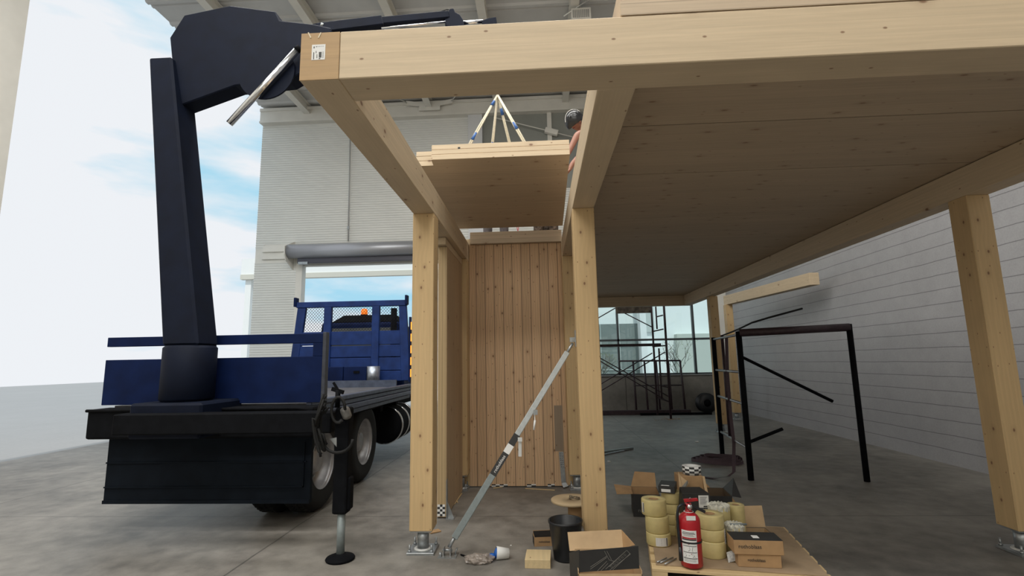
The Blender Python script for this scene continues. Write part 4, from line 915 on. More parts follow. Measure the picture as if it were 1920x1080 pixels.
A0, A1 = -1.1, .32
lo = lab(wrap(er+.0005, A0, A1, .045, .285, 'instruction_label', m_white, fe), 'white label with instruction pictures')
for (z0, z1, a0, a1, mat) in ((.268, .272, -.95, .1, m_ink), (.258, .263, -1.0, .2, m_ink), (.250, .253, -.9, .0, m_print), (.243, .246, -.9, .1, m_print), (.222, .234, -1.05, .28, plain('label_red', (.4, .03, .04), .5)), (.212, .221, -1.05, .28, m_ink), (.168, .172, -1.0, .26, m_ink), (.122, .126, -1.0, .28, m_ink), (.078, .083, -1.0, .28, m_ink), (.070, .072, -.9, .1, m_print), (.063, .065, -.9, .15, m_print), (.056, .058, -.9, .1, m_print)):
    wrap(er+.0018, a0, a1, z0, z1, 'label_line', mat, lo, 8, .0006)
def onc(a, z, rr_=er+.0022): return Vector((ex_+rr_*math.sin(a), ey_-rr_*math.cos(a), T+z))
pic = MB()
def pl2(pts, w_=.004):
    for (a, z), (a2, z2) in zip(pts, pts[1:]): pic.bar(onc(a, z), onc(a2, z2), .001, w_, (0, 1, 0))
pl2([(-.42, .165), (-.35, .145), (-.5, .135)]); pl2([(-.1, .165), (-.18, .14), (-.1, .13)]); pl2([(-.25, .118), (-.15, .105)]); pl2([(-.8, .116), (-.7, .10), (-.8, .088)]); pl2([(-.1, .116), (0, .10), (-.15, .088)]); pl2([(-.02, .1), (.1, .088)]); pl2([(-.5, .102), (-.38, .102)])
pic.build('pictogram', m_ink, lo)
pic = MB(); pl2([(-.5, .18), (-.35, .19)], .006); pl2([(-.3, .112), (-.2, .118)], .005); pic.build('red_pictogram', plain('label_red', (.4, .03, .04), .5), lo)
wrap(er+.003, -math.pi, math.pi, .188, .200, 'strap', m_plasticb, fe, 40, .003)
MB().cyl((ex_, ey_, T+.42), (ex_, ey_, T+.47), .024, .026, n=18).build('valve', m_red, fe)
MB().lathe([(.0, 0), (.022, .0), (.022, .012), (0, .014)], (ex_+.004, ey_-.026, T+.447), 18, axis=(.1, -1, 0)).build('gauge', m_chrome, fe)
hd_ = MB(); hd_.hexa([tuple(Vector((ex_, ey_, T))+Vector(v)) for v in ((-.03, -.012, .475), (.085, -.012, .488), (.085, .012, .488), (-.03, .012, .475), (-.035, -.012, .50), (.08, -.012, .508), (.08, .012, .508), (-.035, .012, .50))]); lab(hd_.build('squeeze_lever', m_red, fe, bevel=.003), 'red lever')
hd_ = MB(); hd_.bar((ex_-.01, ey_, T+.468), (ex_+.135, ey_-.01, T+.405), .024, .022); hd_.build('carry_handle', m_plasticb, fe, bevel=.004)
hs = MB(); hs.tube([Vector((ex_, ey_, T))+Vector(v) for v in ((-.02, -.01, .455), (-.06, -.03, .468), (-.09, -.035, .45), (-.103, -.035, .40), (-.104, -.03, .30), (-.10, -.03, .19), (-.097, -.03, .10))], [.009, .011, .012, .012, .012, .012, .012], 10); hs.build('hose', m_plasticb, fe)
MB().cyl(Vector((ex_-.097, ey_-.03, T+.15)), Vector((ex_-.095, ey_-.03, T+.05)), .013, .018, n=12).build('nozzle', m_plasticb, fe)
tg = MB(); tg.box((ex_-.045, ey_-.088, T+.362), (ex_+.03, ey_-.086, T+.395)); tg.lathe([(.035, 0), (.04, 0), (.04, .003), (.035, .003)], (ex_, ey_, T+.405), 20, cap=False); lab(tg.build('tag', m_white, fe), 'white inspection tag round the neck')
MB().tube([onc(0, .50, .02), onc(.5, .52, .03), onc(1, .50, .03)], .002, 5).build('safety_pin', m_galv, fe)

fe.scale = (.80, .80, .845)
# cartons of the pallet
def carton(name, lbl, c, size, ang, mat, open_=False, inner=None):
    R_ = Rz(ang); t = thing(name, lbl, 'box', c); sx, sy, sz = size; th = .004; b = MB()
    def bx(x_, y_, z_, a, b2, c2): b.obox(Vector(c)+R_ @ Vector((x_, y_, z_)), (a, b2, c2), R_)
    if open_:
        bx(0, -sy/2, sz/2, sx, th, sz); bx(0, sy/2, sz/2, sx, th, sz); bx(-sx/2, 0, sz/2, th, sy, sz); bx(sx/2, 0, sz/2, th, sy, sz); bx(0, 0, th/2, sx, sy, th)
    else: bx(0, 0, sz/2, sx, sy, sz)
    b.build('carton', mat, t, bevel=.002)
    if inner:
        b = MB()
        for (x_, y_, a, b2) in ((0, -sy/2+.004, sx-.01, .002), (0, sy/2-.004, sx-.01, .002), (-sx/2+.004, 0, .002, sy-.01), (sx/2-.004, 0, .002, sy-.01)): b.obox(Vector(c)+R_ @ Vector((x_, y_, sz/2)), (a, b2, sz-.004), R_)
        b.build('inside_face', inner, t)
    return t, R_
def flap(t, pts, mat, nrm_=(0, .0, .003), name='flap'): return MB().prism(pts, nrm_).build(name, mat, t)
def front_box(pl, pr_, yt, Y):      # left x, right x and top height of a front face seen at depth Y
    p, q = aty(pl, yt, Y), aty(pr_, yt, Y); return p.x, q.x, (p.z+q.z)/2
# left open black carton, on the floor behind the pallet
Yc = 5.12; c0 = aty(1190, 927, Yc); c1x = aty(1240, 927, Yc).x; hC = c0.z; wC = c1x-c0.x; oC = Vector(((c0.x+c1x)/2, Yc+.15, 0))
oc, R_ = carton('open_carton', 'black open carton with wide brown flaps on the floor behind the left stack of rolls', oC, (wC, .30, hC), -.12, m_blackcard, True, m_kraft)
def ocp(x_, y_, z_): return oC + R_ @ Vector((x_, y_, z_))
flap(oc, [ocp(-wC/2, -.15, hC), ocp(-wC/2, .15, hC), ocp(-wC/2-.17, .13, hC+.02), ocp(-wC/2-.15, -.14, hC-.01)], m_kraft)
flap(oc, [ocp(-wC/2, .15, hC), ocp(wC/2, .15, hC), ocp(wC/2, .24, hC+.12), ocp(-wC/2+.05, .24, hC+.13)], m_kraft, (0, .003, 0))
text('lettering', 'roth', .05, ocp(-.04, -.152, .06), R_ @ FRONT, m_print, oc)
# small black box on the uppermost roll
bxz = zN+.087; sbo = Vector((xN-.022, yN, bxz))
sb, R2 = carton('small_box', 'small glossy black box with white stickers on the uppermost roll', sbo, (.125, .19, .055), -.35, m_blackcard)
def sbp(x_, y_, z_): return sbo + R2 @ Vector((x_, y_, z_))
for q in ((-.01, -.08, .0555, .06, .02, .001), (-.005, -.0955, .02, .07, .001, .022)): b = MB(); b.obox(sbp(*q[:3]), q[3:], R2); b.build('sticker', m_white, sb)
# kraft box + tape roll
Yk = yM+.20; kx0, kx1, kz = front_box(1274, 1318, 893, Yk)
kt, R3 = carton('kraft_box', 'tall open kraft box with the chequered tape roll on top', ((kx0+kx1)/2, Yk+.085, T), (kx1-kx0, .17, kz-T), .0, m_kraft)
b = MB(); b.prism([aty(1272, 885, Yk-.01), aty(1276, 892, Yk-.01), aty(1292, 905, Yk-.03), aty(1282, 925, Yk-.05), aty(1274, 935, Yk-.05)], (0, .003, 0)); b.build('flap', m_kraft_l, kt)
b = MB(); b.prism([aty(1277, 926, Yk-.052), aty(1279, 912, Yk-.04), aty(1289, 900, Yk-.035), aty(1290, 906, Yk-.035), aty(1283, 920, Yk-.05)], (0, -.001, 0)); b.build('printed_stripe', m_print, kt)
b = MB(); b.prism([aty(1317, 893, Yk-.005), aty(1321, 893, Yk-.005), aty(1330, 935, Yk-.05), aty(1324, 935, Yk-.05)], (0, .003, 0)); b.build('flap', m_kraft_l, kt)
tz = kz+.002; tx_, ty_ = aty(1298, 890, Yk+.075).x, Yk+.085
tr = thing('tape_roll', 'black and white chequered tape roll on top of the kraft box', 'tape roll', (tx_, ty_, tz))
MB().lathe([(.045, 0), (.076, .0), (.076, .066), (.045, .066), (.045, 0)], (tx_, ty_, tz), 40, cap=False).build('roll', m_white, tr)
ck = MB()
for i in range(12):
    for j in range(4):
        if (i+j) % 2: continue
        a0, a1 = 2*math.pi*i/12, 2*math.pi*(i+1)/12; z0, z1 = .066*j/4, .066*(j+1)/4
        p = [(tx_+R*math.sin(a), ty_-R*math.cos(a)) for R in (.0762, .0768) for a in (a0, (a0*2+a1)/3, (a0+2*a1)/3, a1)]
        for (u_, v_) in ((0, 1), (1, 2), (2, 3)):
            ck.hexa([(p[q_][0], p[q_][1], tz+z0) for q_ in (u_, v_, v_+4, u_+4)]+[(p[q_][0], p[q_][1], tz+z1) for q_ in (u_, v_, v_+4, u_+4)])
ck.build('chequer_print', m_ink, tr)
# black carton with label, resting on the rolls behind the extinguisher
Yb_ = yM-.10; bx0, bx1, bzt = front_box(1279, 1331, 925, Yb_)
bk = thing('black_carton', 'black carton with a white address label behind the extinguisher', 'box', ((bx0+bx1)/2, Yb_+.06, zM+.001))
b = MB(); b.hexa([(bx0, Yb_, zM+.001), (bx1+.006, Yb_-.01, zM+.001), (bx1, Yb_+.15, zM+.001), (bx0, Yb_+.15, zM+.001), (bx0, Yb_, bzt), (bx1-.004, Yb_, bzt), (bx1-.03, Yb_+.15, bzt+.012), (bx0+.02, Yb_+.15, bzt+.012)]); b.build('carton', m_blackcard, bk, bevel=.002)
l0, l1 = aty(1311, 952, Yb_-.004), aty(1328, 929, Yb_-.004); b = MB(); b.box((l0.x, Yb_-.005, l0.z), (l1.x, Yb_-.0012, l1.z)); lo = b.build('address_label', m_white, bk)
b = MB(); LW, LH = l1.x-l0.x, l1.z-l0.z
for k in range(6): b.box((l0.x+LW*.12, Yb_-.0062, l1.z-LH*(.12+.11*k)), (l0.x+LW*(.85-.08*(k % 3)), Yb_-.005, l1.z-LH*(.15+.11*k)))
b.box((l0.x+LW*.45, Yb_-.0062, l0.z+LH*.06), (l0.x+LW*.95, Yb_-.005, l0.z+LH*.16)); b.build('label_print', m_ink, lo)
text('lettering', 'rothoblaas', .016, (l0.x+LW*.55, Yb_-.006, l0.z-.012), FRONT, m_white, bk)
# dark open carton at the right back, on the floor
Yd = 5.05; dx0, dx1, dz = front_box(1330, 1371, 930, Yd)
dkc = Vector(((dx0+dx1)/2, Yd+.16, 0))
dk, R5 = carton('dark_carton', 'dark open carton on the floor behind the right stack of rolls', dkc, (dx1-dx0+.04, .32, dz), -.10, m_blackcard, True, plain('dim_brown_card', (.10, .065, .035), .8))
def dkp(x_, y_, z_): return dkc + R5 @ Vector((x_, y_, z_))
wD = (dx1-dx0+.04)/2
flap(dk, [dkp(wD, -.16, dz), dkp(wD, .16, dz), dkp(wD+.10, .14, dz+.10), dkp(wD+.09, -.13, dz-.02)], m_blackcard)
flap(dk, [dkp(wD, -.16, dz-.01), dkp(wD+.10, -.16, dz-.16), dkp(wD+.03, -.16, dz-.2), dkp(wD, -.16, dz-.2)], m_kraft, (0, .003, 0))
flap(dk, [dkp(-wD, .16, dz), dkp(-wD+.12, .16, dz), dkp(-wD+.06, .17, dz+.06)], m_kraft, (0, .003, 0))
# kraft cartons near the right edge
Yq = atz(1387, 1066, T).y; qx0, _, qz = front_box(1379, 1412, 1014, Yq); q1 = aty(1379, 1041, Yq).z; q0z = T
k1_, R6 = carton('kraft_carton', 'lower kraft carton at the right front corner of the pallet', (qx0+.16, Yq+.10, T), (.27, .17, q1-T-.002), -.10, m_kraft)
text('lettering', 'rothoblaas', .026, Vector((qx0+.14, Yq+.10, T+(q1-T)*.55)) + R6 @ Vector((0, -.0865, 0)), R6 @ FRONT, m_ink, k1_)
k2_, R7 = carton('kraft_carton', 'upper kraft carton with black top and dark lettering at the right front of the pallet', (qx0+.155, Yq+.085, q1), (.31, .16, qz-q1), -.08, m_kraft)
cc2 = Vector((qx0+.155, Yq+.085, q1)); hq2 = qz-q1
b = MB(); b.obox(cc2+Vector((0, 0, hq2+.0015)), (.308, .158, .003), R7); b.build('black_top', m_blackcard, k2_)
text('lettering', 'rothoblaas', .034, cc2 + Vector((0, 0, hq2*.55)) + R7 @ Vector((-.055, -.0815, 0)), R7 @ FRONT, m_ink, k2_)
b = MB(); b.obox(cc2 + R7 @ Vector((-.0, -.02, hq2+.004)), (.04, .05, .002), R7); b.build('sticker', m_white, k2_)
Ye = yR_+.185; rx0, _, rz = front_box(1397, 1420, 1003, Ye)
k3_, R8 = carton('open_carton', 'open carton with a dark inside at the right edge above the kraft cartons', (rx0+.11, Ye+.09, T), (.20, .16, rz-T), -.05, m_blackcard, True, m_kraft_l)
b = MB(); q = Vector((rx0+.11, Ye+.09, rz)); b.prism([q+R8 @ Vector(v) for v in ((-.11, .09, 0), (.11, .09, 0), (.12, .16, .14), (-.13, .16, .13))], (0, .003, 0)); b.build('flap', m_kraft_l, k3_)
tag(MB().cyl(aty(1368, 983, yQ-.03), aty(1400, 983, yQ-.04), .007, n=10).build('metal_rod', m_galv2), 'bright metal rod lying over the wrapped roll at the right', 'rod')

# ================================================================== SCAFFOLDS
def tube_part(name, pts, r, par, mat=m_scaf, n=10): return MB().tube(pts, r, n).build(name, mat, par)
Ys = 13.2
sc = thing('scaffold_tower', 'dark maroon scaffold tower with cross braces and ladder frame before the window', 'scaffold', (2.4, Ys, 0))
for (a, bq, r) in (((1219, 560), (1233, 778), .026), ((1243, 560), (1258, 785), .03), ((1229, 575), (1232, 617), .02), ((1234, 653), (1241, 747), .022)):
    p, q = aty(a[0], a[1], Ys), aty(bq[0], bq[1], Ys); xm = q.x
    tube_part('upright', [(xm, Ys, q.z if q.z > .02 else 0.0), (xm, Ys, p.z)], r, sc)
for (a, bq) in (((1231, 594), (1243, 591)), ((1222, 622), (1244, 617)), ((1223, 650), (1247, 648)), ((1236, 676), (1249, 676)), ((1237, 700), (1251, 701)), ((1238, 723), (1252, 726)), ((1229, 744), (1254, 753))):
    tube_part('rung', [aty(a[0], a[1], Ys), aty(bq[0], bq[1], Ys)], .017, sc)
for (a, bq) in (((1105, 606), (1153, 578)), ((1153, 578), (1222, 613)), ((1105, 733), (1223, 662)), ((1105, 746), (1247, 660)), ((1105, 660), (1253, 743)), ((1105, 665), (1253, 753))):
    tube_part('cross_brace', [aty(a[0], a[1], Ys+.06), aty(bq[0], bq[1], Ys+.06)], .014, sc)
pz = aty(1124, 648, Ys)
MB().box((.9, Ys-.02, pz.z-.03), (3.15, Ys+.5, pz.z+.03)).build('platform', m_scaf, sc)
tz_ = aty(1160, 588, Ys).z
dkk = MB(); x0_, x1_ = aty(1154, 580, Ys).x, aty(1221, 580, Ys).x
dkk.box((x0_, Ys-.02, tz_), (x1_, Ys+.02, tz_+.22)); lab(dkk.build('sheet', plain('dented_dark_sheet', (.16, .14, .13), .15, metal=.8, noise=.9, bump=1.0, nscale=7), sc), 'dented reflective sheet on the upper platform')
MB().box((.9, Ys, 0), (1.0, Ys+.06, 3.0)).build('upright', m_scaf, sc)
# loose frame leaning on the sill wall
lf_ = thing('loose_scaffold_section', 'loose dark scaffold frame leaning against the concrete sill wall', 'scaffold frame', (3.1, 14.7, 0))
def lfp(px, py): Yv = 14.95 - .45*(1-(py and max(0, min(1, (770-py)/95.)))); q = aty(px, py, Yv); q.z = .028 if py > 765 else q.z; return q
for a, bq, r in (((1160, 677), (1276, 676), .025), ((1187, 678), (1193, 766), .03), ((1208, 678), (1215, 767), .028), ((1230, 678), (1238, 767), .028), ((1253, 678), (1260, 767), .028), ((1275, 677), (1285, 768), .03), ((1190, 723), (1278, 722), .018)):
    tube_part('tube', [lfp(*a), lfp(*bq)], r, lf_)
tag(MB().box((1.4, 14.22, 0), (4.1, 14.37, .12)).build('scaffold_plank', m_scaf, bevel=.01), 'long dark plank lying on the floor along the sill wall', 'plank')
tag(MB().box((2.7, 14.05, 0), (4.6, 14.13, .06)).build('steel_bar', m_blackst), 'thin dark bar lying on the floor in front of the long plank', 'bar')
# black hose reel
rl = thing('hose_reel', 'black round reel standing against the sill wall at the right', 'reel', (4.62, 14.55, 0))
MB().lathe([(.10, 0), (.27, .0), (.27, .03), (.19, .04), (.19, .16), (.27, .17), (.27, .2), (.10, .2), (.10, 0)], (4.62, 14.45, .275), 36, axis=(0, 1, 0), cap=False).build('reel', m_plasticb, rl)
MB().lathe([(.0, 0), (.10, .0), (.08, .02), (0, .02)], (4.62, 14.44, .275), 20, axis=(0, 1, 0)).build('hub', m_blackst, rl)
# sawdust under scaffold
# near right ladder frame, plane roughly along Y
nf = thing('ladder_frame', 'near black scaffold ladder frame standing at the right edge', 'scaffold frame', (2.67, 7.3, 0))
A_b, A_t, B_b, B_t = Vector((2.762, 8.1, 0)), Vector((2.76, 8.1, 1.83)), Vector((2.574, 6.6, 0)), Vector((2.572, 6.6, 1.84))
tube_part('upright', [A_b, A_t], .034, nf, m_blackst); tube_part('upright', [B_b, B_t], .036, nf, m_blackst)
for z in (.38, .92, 1.32, 1.80): tube_part('rung', [A_b.lerp(B_b, 0)+Vector((0, 0, z)), B_b+Vector((0, 0, z))], .018, nf, m_galv if z > .3 else m_blackst)
tube_part('middle_post', [(2.70, 7.55, .38), (2.70, 7.55, 1.84)], .022, nf)
# second frame going right from B
tube_part('top_rail', [B_t+Vector((0, 0, -.02)), (3.9, 6.5, 1.86)], .05, nf)
tube_part('side_brace', [(2.575, 6.6, 1.52), (3.6, 6.5, .95)], .02, nf, m_blackst); tube_part('side_brace', [(2.575, 6.6, .45), (2.99, 6.55, .62)], .02, nf, m_blackst)
tube_part('upright', [(3.9, 6.5, 0), (3.9, 6.5, 1.9)], .034, nf, m_blackst)
cb3 = MB(); cb3.tube([aty(1352, 630, 8.0), aty(1368, 624, 7.7), aty(1385, 617, 7.0), aty(1410, 605, 6.6), (2.9, 6.4, 2.0), (3.3, 6.4, 2.1)], .012, 8); tag(cb3.build('cable', m_black), 'black cable draped over the top of the ladder frame', 'cable')
# strap hanging and coiled on the floor
m_strap = plain('dull_purple_webbing', (.075, .048, .058), .8, noise=.15, nscale=80)
stp = thing('webbing_strap', 'dull purple webbing strap hanging from the ladder frame and coiled on the floor', 'strap', (2.55, 7.2, 0))
hg = MB(); hg.ribbon([aty(1362, 632, 7.4), aty(1364, 700, 7.38), aty(1370, 780, 7.3), aty(1376, 830, 7.2), atz(1376, 885, .05), atz(1366, 893, .015), atz(1340, 897, .01), atz(1316, 894, .008)], (.05, .02, 0), .006); hg.build('hanging_run', m_strap, stp)
cl_ = MB()
for k in range(4):
    rx, ry = .36-.045*k, .30-.05*k; c0 = atz(1345+2*k, 866, .0); pts = [(c0.x+rx*math.cos(t), c0.y+ry*math.sin(t), .03+.012*k+.015*math.sin(t*2+k)) for t in [2*math.pi*i/26 for i in range(25)]]
    cl_.ribbon(pts, (0, .004, .045), .006)
cl_.build('coil', m_strap, stp)
# bits on the floor
pbn = thing('steel_profile', 'thin bright steel profiles lying on the floor right of the front column', 'steel profile', atz(1160, 845, 0))
b = MB(); b.bar(atz(1120, 849, .02), atz(1186, 840, .02), .05, .03); b.build('profile', m_galv2, pbn); b = MB(); b.bar(atz(1130, 853, .01), atz(1170, 845, .01), .03, .02); b.build('second_profile', m_galv, pbn)
for (px, py, s, l) in ((1142, 866, .05, 'small white scrap of paper on the floor beside the column'), (1193, 902, .04, 'tiny white scrap on the floor behind the brown flaps'), (1307, 829, .06, 'white scrap of film on the floor below the window'), (958, 1023, .012, 'tiny white chip on the floor above the white cup'), (1352, 770, .09, 'crumpled white paper on the floor by the black reel'), (1238, 774, .07, 'crumpled white scrap on the dark bar under the scaffold')):
    c = atz(px, py, .0); b = MB(); b.obox(c+Vector((0, 0, s*.15)), (s, s*.7, s*.3), Rz(px)); tag(b.jitter(s*.08, px).build('scrap', m_white), l, 'scrap')
swd = MB(); rr = random.Random(9); c = atz(1258, 786, 0)
for k in range(60): swd.obox(c+Vector((rr.gauss(0, .18), rr.gauss(0, .12), .004)), (rr.uniform(.01, .04), .01, .006), Rz(rr.uniform(0, 3)))
o = swd.build('sawdust', m_kraft); o['kind'] = 'stuff'; tag(o, 'sprinkle of brown sawdust round the scaffold foot', 'sawdust')

# ================================================================== PEOPLE
def skin(name, joints, edges, mat, parent, sub=2, root=0):
    names = list(joints); me = bpy.data.meshes.new(name); org = LOC[parent.name]
    me.from_pydata([Vector(joints[n][0])-org for n in names], [(names.index(a), names.index(b)) for a, b in edges], [])
    o = bpy.data.objects.new(name, me); C.objects.link(o); sm = o.modifiers.new('skin', 'SKIN'); sm.use_smooth_shade = True
    me.skin_vertices.new() if not me.skin_vertices else None
    for i, n in enumerate(names):
        r = joints[n][1]; me.skin_vertices[0].data[i].radius = (r, r) if not isinstance(r, tuple) else r; me.skin_vertices[0].data[i].use_root = (i == root)
    ss = o.modifiers.new('sub', 'SUBSURF'); ss.levels = sub; ss.render_levels = sub
    bpy.context.view_layer.update()
    me2 = bpy.data.meshes.new_from_object(o.evaluated_get(bpy.context.evaluated_depsgraph_get())); bpy.data.objects.remove(o)
    me2.materials.clear(); me2.materials.append(mat); me2.name = name
    for p in me2.polygons: p.use_smooth = True
    o = bpy.data.objects.new(name, me2); C.objects.link(o); o.parent = parent; LOC[o.name] = org; return o
V = Vector
def hand_joints(j, e, key, w, d, palm_n, s=1.0):
    """five finger chains rooted in the palm; w wrist point, d pointing direction, palm_n palm normal"""
    d = d.normalized(); side = d.cross(palm_n).normalized(); pn = side.cross(d).normalized()
    pm = w + d*.05*s; j[key+'palm'] = (pm, (.028*s, .016*s)); e.append((key+'wrist', key+'palm'))
    for i, (o_, L) in enumerate(((-.024, .062), (-.008, .070), (.008, .066), (.022, .052))):
        b0 = pm + d*.028*s + side*o_*s; m1 = b0 + d*L*.5*s - pn*.008*s; t1 = b0 + d*L*.8*s - pn*.03*s
        for nm, p, r in (('k', b0, .0095), ('m', m1, .0085), ('t', t1, .0072)): j[key+'f%d%s' % (i, nm)] = (p, r*s)
        e += [(key+'palm', key+'f%dk' % i), (key+'f%dk' % i, key+'f%dm' % i), (key+'f%dm' % i, key+'f%dt' % i)]
    b0 = w + d*.02*s - side*.026*s; t1 = b0 + d*.035*s - side*.022*s - pn*.012*s
    j[key+'thk'] = (b0, .010*s); j[key+'tht'] = (t1, .0085*s); e += [(key+'palm', key+'thk'), (key+'thk', key+'tht')]
def person(name_lbl, base, hip, chest, neck, head, face, shL, elL, wrL, shR, elR, wrR, hpL, knL, anL, toL, hpR, knR, anR, toR, shirt, trous, sleeve=.5):
    P_ = thing('person', name_lbl, 'person', base); j, e = {}, []
    mid = (hip+chest)/2
    for n, p, r in (('hip', hip, .115), ('mid', mid, .12), ('chest', chest, .13), ('neck', neck, .052), ('skull', head, .075), ('shL', shL, .055), ('elL', elL, .042), ('Lwrist', wrL, .028), ('shR', shR, .055), ('elR', elR, .042), ('Rwrist', wrR, .028),
                    ('hpL', hpL, .085), ('knL', knL, .055), ('anL', anL, .04), ('toL', toL, .035), ('hpR', hpR, .085), ('knR', knR, .055), ('anR', anR, .04), ('toR', toR, .035)): j[n] = (p, r)
    e += [('hip', 'mid'), ('mid', 'chest'), ('chest', 'neck'), ('neck', 'skull'), ('chest', 'shL'), ('shL', 'elL'), ('elL', 'Lwrist'), ('chest', 'shR'), ('shR', 'elR'), ('elR', 'Rwrist'), ('hip', 'hpL'), ('hpL', 'knL'), ('knL', 'anL'), ('anL', 'toL'), ('hip', 'hpR'), ('hpR', 'knR'), ('knR', 'anR'), ('anR', 'toR')]
    # face: jaw, chin, nose, ears as extra skin vertices
    f = face.normalized(); upn = (head-neck).normalized(); sd = f.cross(upn).normalized()
    j['jaw'] = (head - upn*.05 + f*.035, .055); e.append(('skull', 'jaw')); j['crown'] = (head + upn*.045, .07); e.append(('skull', 'crown'))
    hand_joints(j, e, 'L', wrL, (wrL-elL).normalized()*.6+V((0, 0, -.5)), V((1, 0, 0))); hand_joints(j, e, 'R', wrR, (wrR-elR).normalized()*.6+V((0, 0, -.5)), V((1, 0, 0)))
    skin('body', j, e, m_skin, P_)
    ft_ = MB(); ft_.hexa([tuple(head+f*.088-upn*.035+sd*.014), tuple(head+f*.088-upn*.035-sd*.014), tuple(head+f*.07-upn*.035-sd*.012), tuple(head+f*.07-upn*.035+sd*.012), tuple(head+f*.085+upn*.01+sd*.006), tuple(head+f*.085+upn*.01-sd*.006), tuple(head+f*.06+upn*.01-sd*.006), tuple(head+f*.06+upn*.01+sd*.006)])
    ft_.build('nose', m_skin, P_, bevel=.004)
    [MB().sphere(head+sd*s*.082-upn*.012, .026, (.6, .8, 1.15), 12).build('ear', m_skin, P_) for s in (-1, 1)]
    [MB().sphere(head+f*.078+sd*s*.03+upn*.008, .011, (1, 1, 1), 10).build('eye', m_ink, P_) for s in (-1, 1)]
    mo = MB(); mo.bar(head+f*.079-upn*.058+sd*.02, head+f*.079-upn*.058-sd*.02, .012, .008); mo.build('mouth', plain('lips', (.28, .08, .07), .5), P_)
    js = {n: (p, r) for n, p, r in (('chest', chest, .148), ('mid', mid, .138), ('hip', hip, .128), ('nk', chest.lerp(neck, .75), .075), ('shL', shL, .072), ('slL', shL.lerp(elL, sleeve), .062), ('shR', shR, .072), ('slR', shR.lerp(elR, sleeve), .062))}
    skin('shirt', js, [('hip', 'mid'), ('mid', 'chest'), ('chest', 'nk'), ('chest', 'shL'), ('shL', 'slL'), ('chest', 'shR'), ('shR', 'slR')], shirt, P_)
    jt = {n: (p, r) for n, p, r in (('hip', hip, .132), ('hpL', hpL, .105), ('knL', knL, .078), ('anL', anL, .062), ('hpR', hpR, .105), ('knR', knR, .078), ('anR', anR, .062))}
    skin('trousers', jt, [('hip', 'hpL'), ('hpL', 'knL'), ('knL', 'anL'), ('hip', 'hpR'), ('hpR', 'knR'), ('knR', 'anR')], trous, P_)
    for a_, t_ in ((anL, toL), (anR, toR)):
        bt_ = MB(); bt_.bar(a_.lerp(t_, -.35)-V((0, 0, .0)), t_.lerp(a_, -.2), .085, .075); bt_.build('boot', plain('tan_boot', (.16, .11, .07), .7), P_, bevel=.02, seg=2)
    return P_, f, upn, sd
m_shirt = plain('grey_tshirt', (.30, .32, .36), .85, noise=.1, nscale=30)
m_shirt2 = plain('dark_tshirt', (.06, .07, .09), .85)
m_camo = plain('grey_camouflage_cloth', (.15, .125, .115), .85, noise=.85, nscale=26)
m_trou = plain('charcoal_work_trousers', (.10, .09, .095), .85, noise=.3, nscale=24)
SZ = ZS+.16
# helmeted worker kneeling on the big slab, leaning in to guide the panel
hc = aty(1079, 229, 5.5)
P1, f_, un, sd_ = person('helmeted worker kneeling on the slab, leaning over to guide the lifted panel', (.9, 5.6, SZ),
    V((1.0, 5.66, SZ+.50)), V((.74, 5.64, SZ+.86)), V((.60, 5.56, SZ+.97)), hc, V((-.75, -.35, -.55)),
    V((.62, 5.44, SZ+.89)), V((.485, 5.32, 4.02)), V((.36, 5.28, 3.76)),
    V((.74, 5.34, SZ+.70)), V((.56, 5.22, 3.79)), V((.40, 5.2, 3.62)),
    V((.97, 5.50, SZ+.46)), V((.72, 5.42, SZ+.09)), V((1.08, 5.45, SZ+.06)), V((1.20, 5.45, SZ+.05)),
    V((1.03, 5.76, SZ+.46)), V((.78, 5.80, SZ+.09)), V((1.14, 5.80, SZ+.06)), V((1.26, 5.80, SZ+.05)), m_shirt, m_trou, .25)
hm = MB(); hmup = (un*.85 - f_*.25).normalized()
hm.lathe([(.112, -.035), (.118, -.02), (.117, .02), (.105, .065), (.078, .10), (.04, .122), (0, .128)], head_c := hc+un*.012, 32, axis=hmup, cap=False)
hm.lathe([(.108, -.035), (.112, -.02), (.110, .02), (.098, .062), (.07, .095), (0, .118)], head_c, 32, axis=hmup, cap=False)
hlm = lab(hm.build('helmet', plain('black_helmet_shell', (.015, .016, .018), .25), P1), 'black safety helmet')
st_ = MB()
ce = head_c; sdh = hmup.cross(V((0, 1, 0))).normalized(); 
for off_ in (-.0,):
    pts = [ce + (sdh*math.cos(t)*.112 + hmup*math.sin(t)*.122) + V((0, -.03, .0)) for t in [math.pi*(.12+.76*i/14) for i in range(15)]]; st_.ribbon(pts, (0, .014, 0), .006)
lab(st_.build('white_stripe', m_white, hlm), 'white stripe over the helmet')
vs = MB()
for a_ in (-.5, .0, .5):
    c = ce+hmup*.05+V((0, -.105, 0))+sdh*.10*math.sin(a_); vs.obox(c, (.012, .012, .035), Matrix.Identity(3))
vs.build('vent', plain('helmet_vent', (.08, .085, .09), .4), hlm)
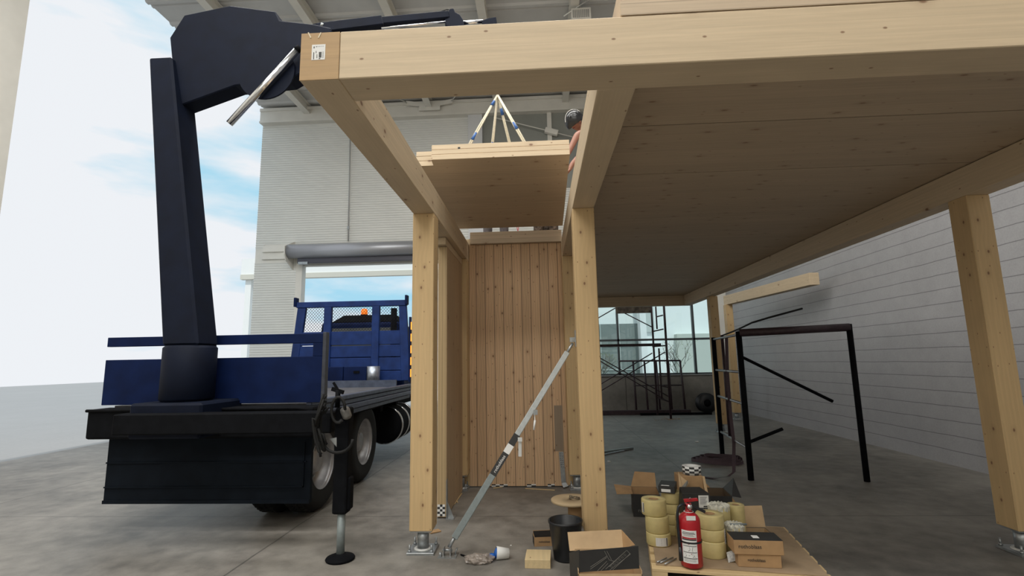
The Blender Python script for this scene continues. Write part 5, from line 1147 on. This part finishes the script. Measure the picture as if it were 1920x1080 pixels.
# two workers bending behind the panel, legs visible above the rear slab
Z2 = 3.175
def bender(lbl, cx, cy, trous, shirt, crouch):
    if not crouch:
        return person(lbl, (cx, cy, Z2), V((cx, cy+.10, Z2+.78)), V((cx, cy-.28, Z2+.86)), V((cx, cy-.46, Z2+.84)), V((cx, cy-.55, Z2+.78)), V((0, -.6, -.8)),
            V((cx-.17, cy-.32, Z2+.82)), V((cx-.2, cy-.30, Z2+.56)), V((cx-.16, cy-.44, Z2+.36)), V((cx+.17, cy-.32, Z2+.82)), V((cx+.2, cy-.30, Z2+.56)), V((cx+.16, cy-.44, Z2+.36)),
            V((cx-.1, cy+.06, Z2+.74)), V((cx-.115, cy-.03, Z2+.42)), V((cx-.12, cy, Z2+.08)), V((cx-.13, cy-.12, Z2+.04)), V((cx+.1, cy+.06, Z2+.74)), V((cx+.115, cy-.03, Z2+.42)), V((cx+.12, cy, Z2+.08)), V((cx+.13, cy-.12, Z2+.04)), shirt, trous)
    return person(lbl, (cx, cy, Z2), V((cx, cy+.16, Z2+.32)), V((cx, cy-.02, Z2+.66)), V((cx, cy-.1, Z2+.82)), V((cx, cy-.15, Z2+.92)), V((0, -.8, -.5)),
        V((cx-.17, cy-.04, Z2+.72)), V((cx-.22, cy-.24, Z2+.52)), V((cx-.16, cy-.36, Z2+.38)), V((cx+.17, cy-.04, Z2+.72)), V((cx+.22, cy-.24, Z2+.52)), V((cx+.12, cy-.36, Z2+.38)),
        V((cx-.09, cy+.12, Z2+.28)), V((cx-.10, cy-.20, Z2+.28)), V((cx-.12, cy+.08, Z2+.08)), V((cx-.12, cy-.06, Z2+.04)), V((cx+.09, cy+.12, Z2+.28)), V((cx+.10, cy-.20, Z2+.28)), V((cx+.12, cy+.08, Z2+.08)), V((cx+.12, cy-.06, Z2+.04)), shirt, trous)
bender('worker in charcoal trousers standing on the rear slab behind the lifted panel', -.585, 6.95, m_trou, m_shirt2, False)
bender('worker in grey camouflage trousers crouching on the rear slab behind the lifted panel', .13, 6.88, m_camo, m_shirt2, True)
pli = thing('pliers', 'small red handled pliers upright on the edge of the rear slab', 'pliers', aty(971, 436, 6.4))
b = MB(); c = aty(971, 434, 6.42); b.bar(c, c+V((-.012, 0, .06)), .006, .008); b.bar(c, c+V((.012, 0, .06)), .006, .008); b.build('handle', plain('red_grip', (.45, .02, .03), .4), pli); MB().bar(c, c-V((0, 0, .03)), .008, .012).build('jaw', m_galv, pli)
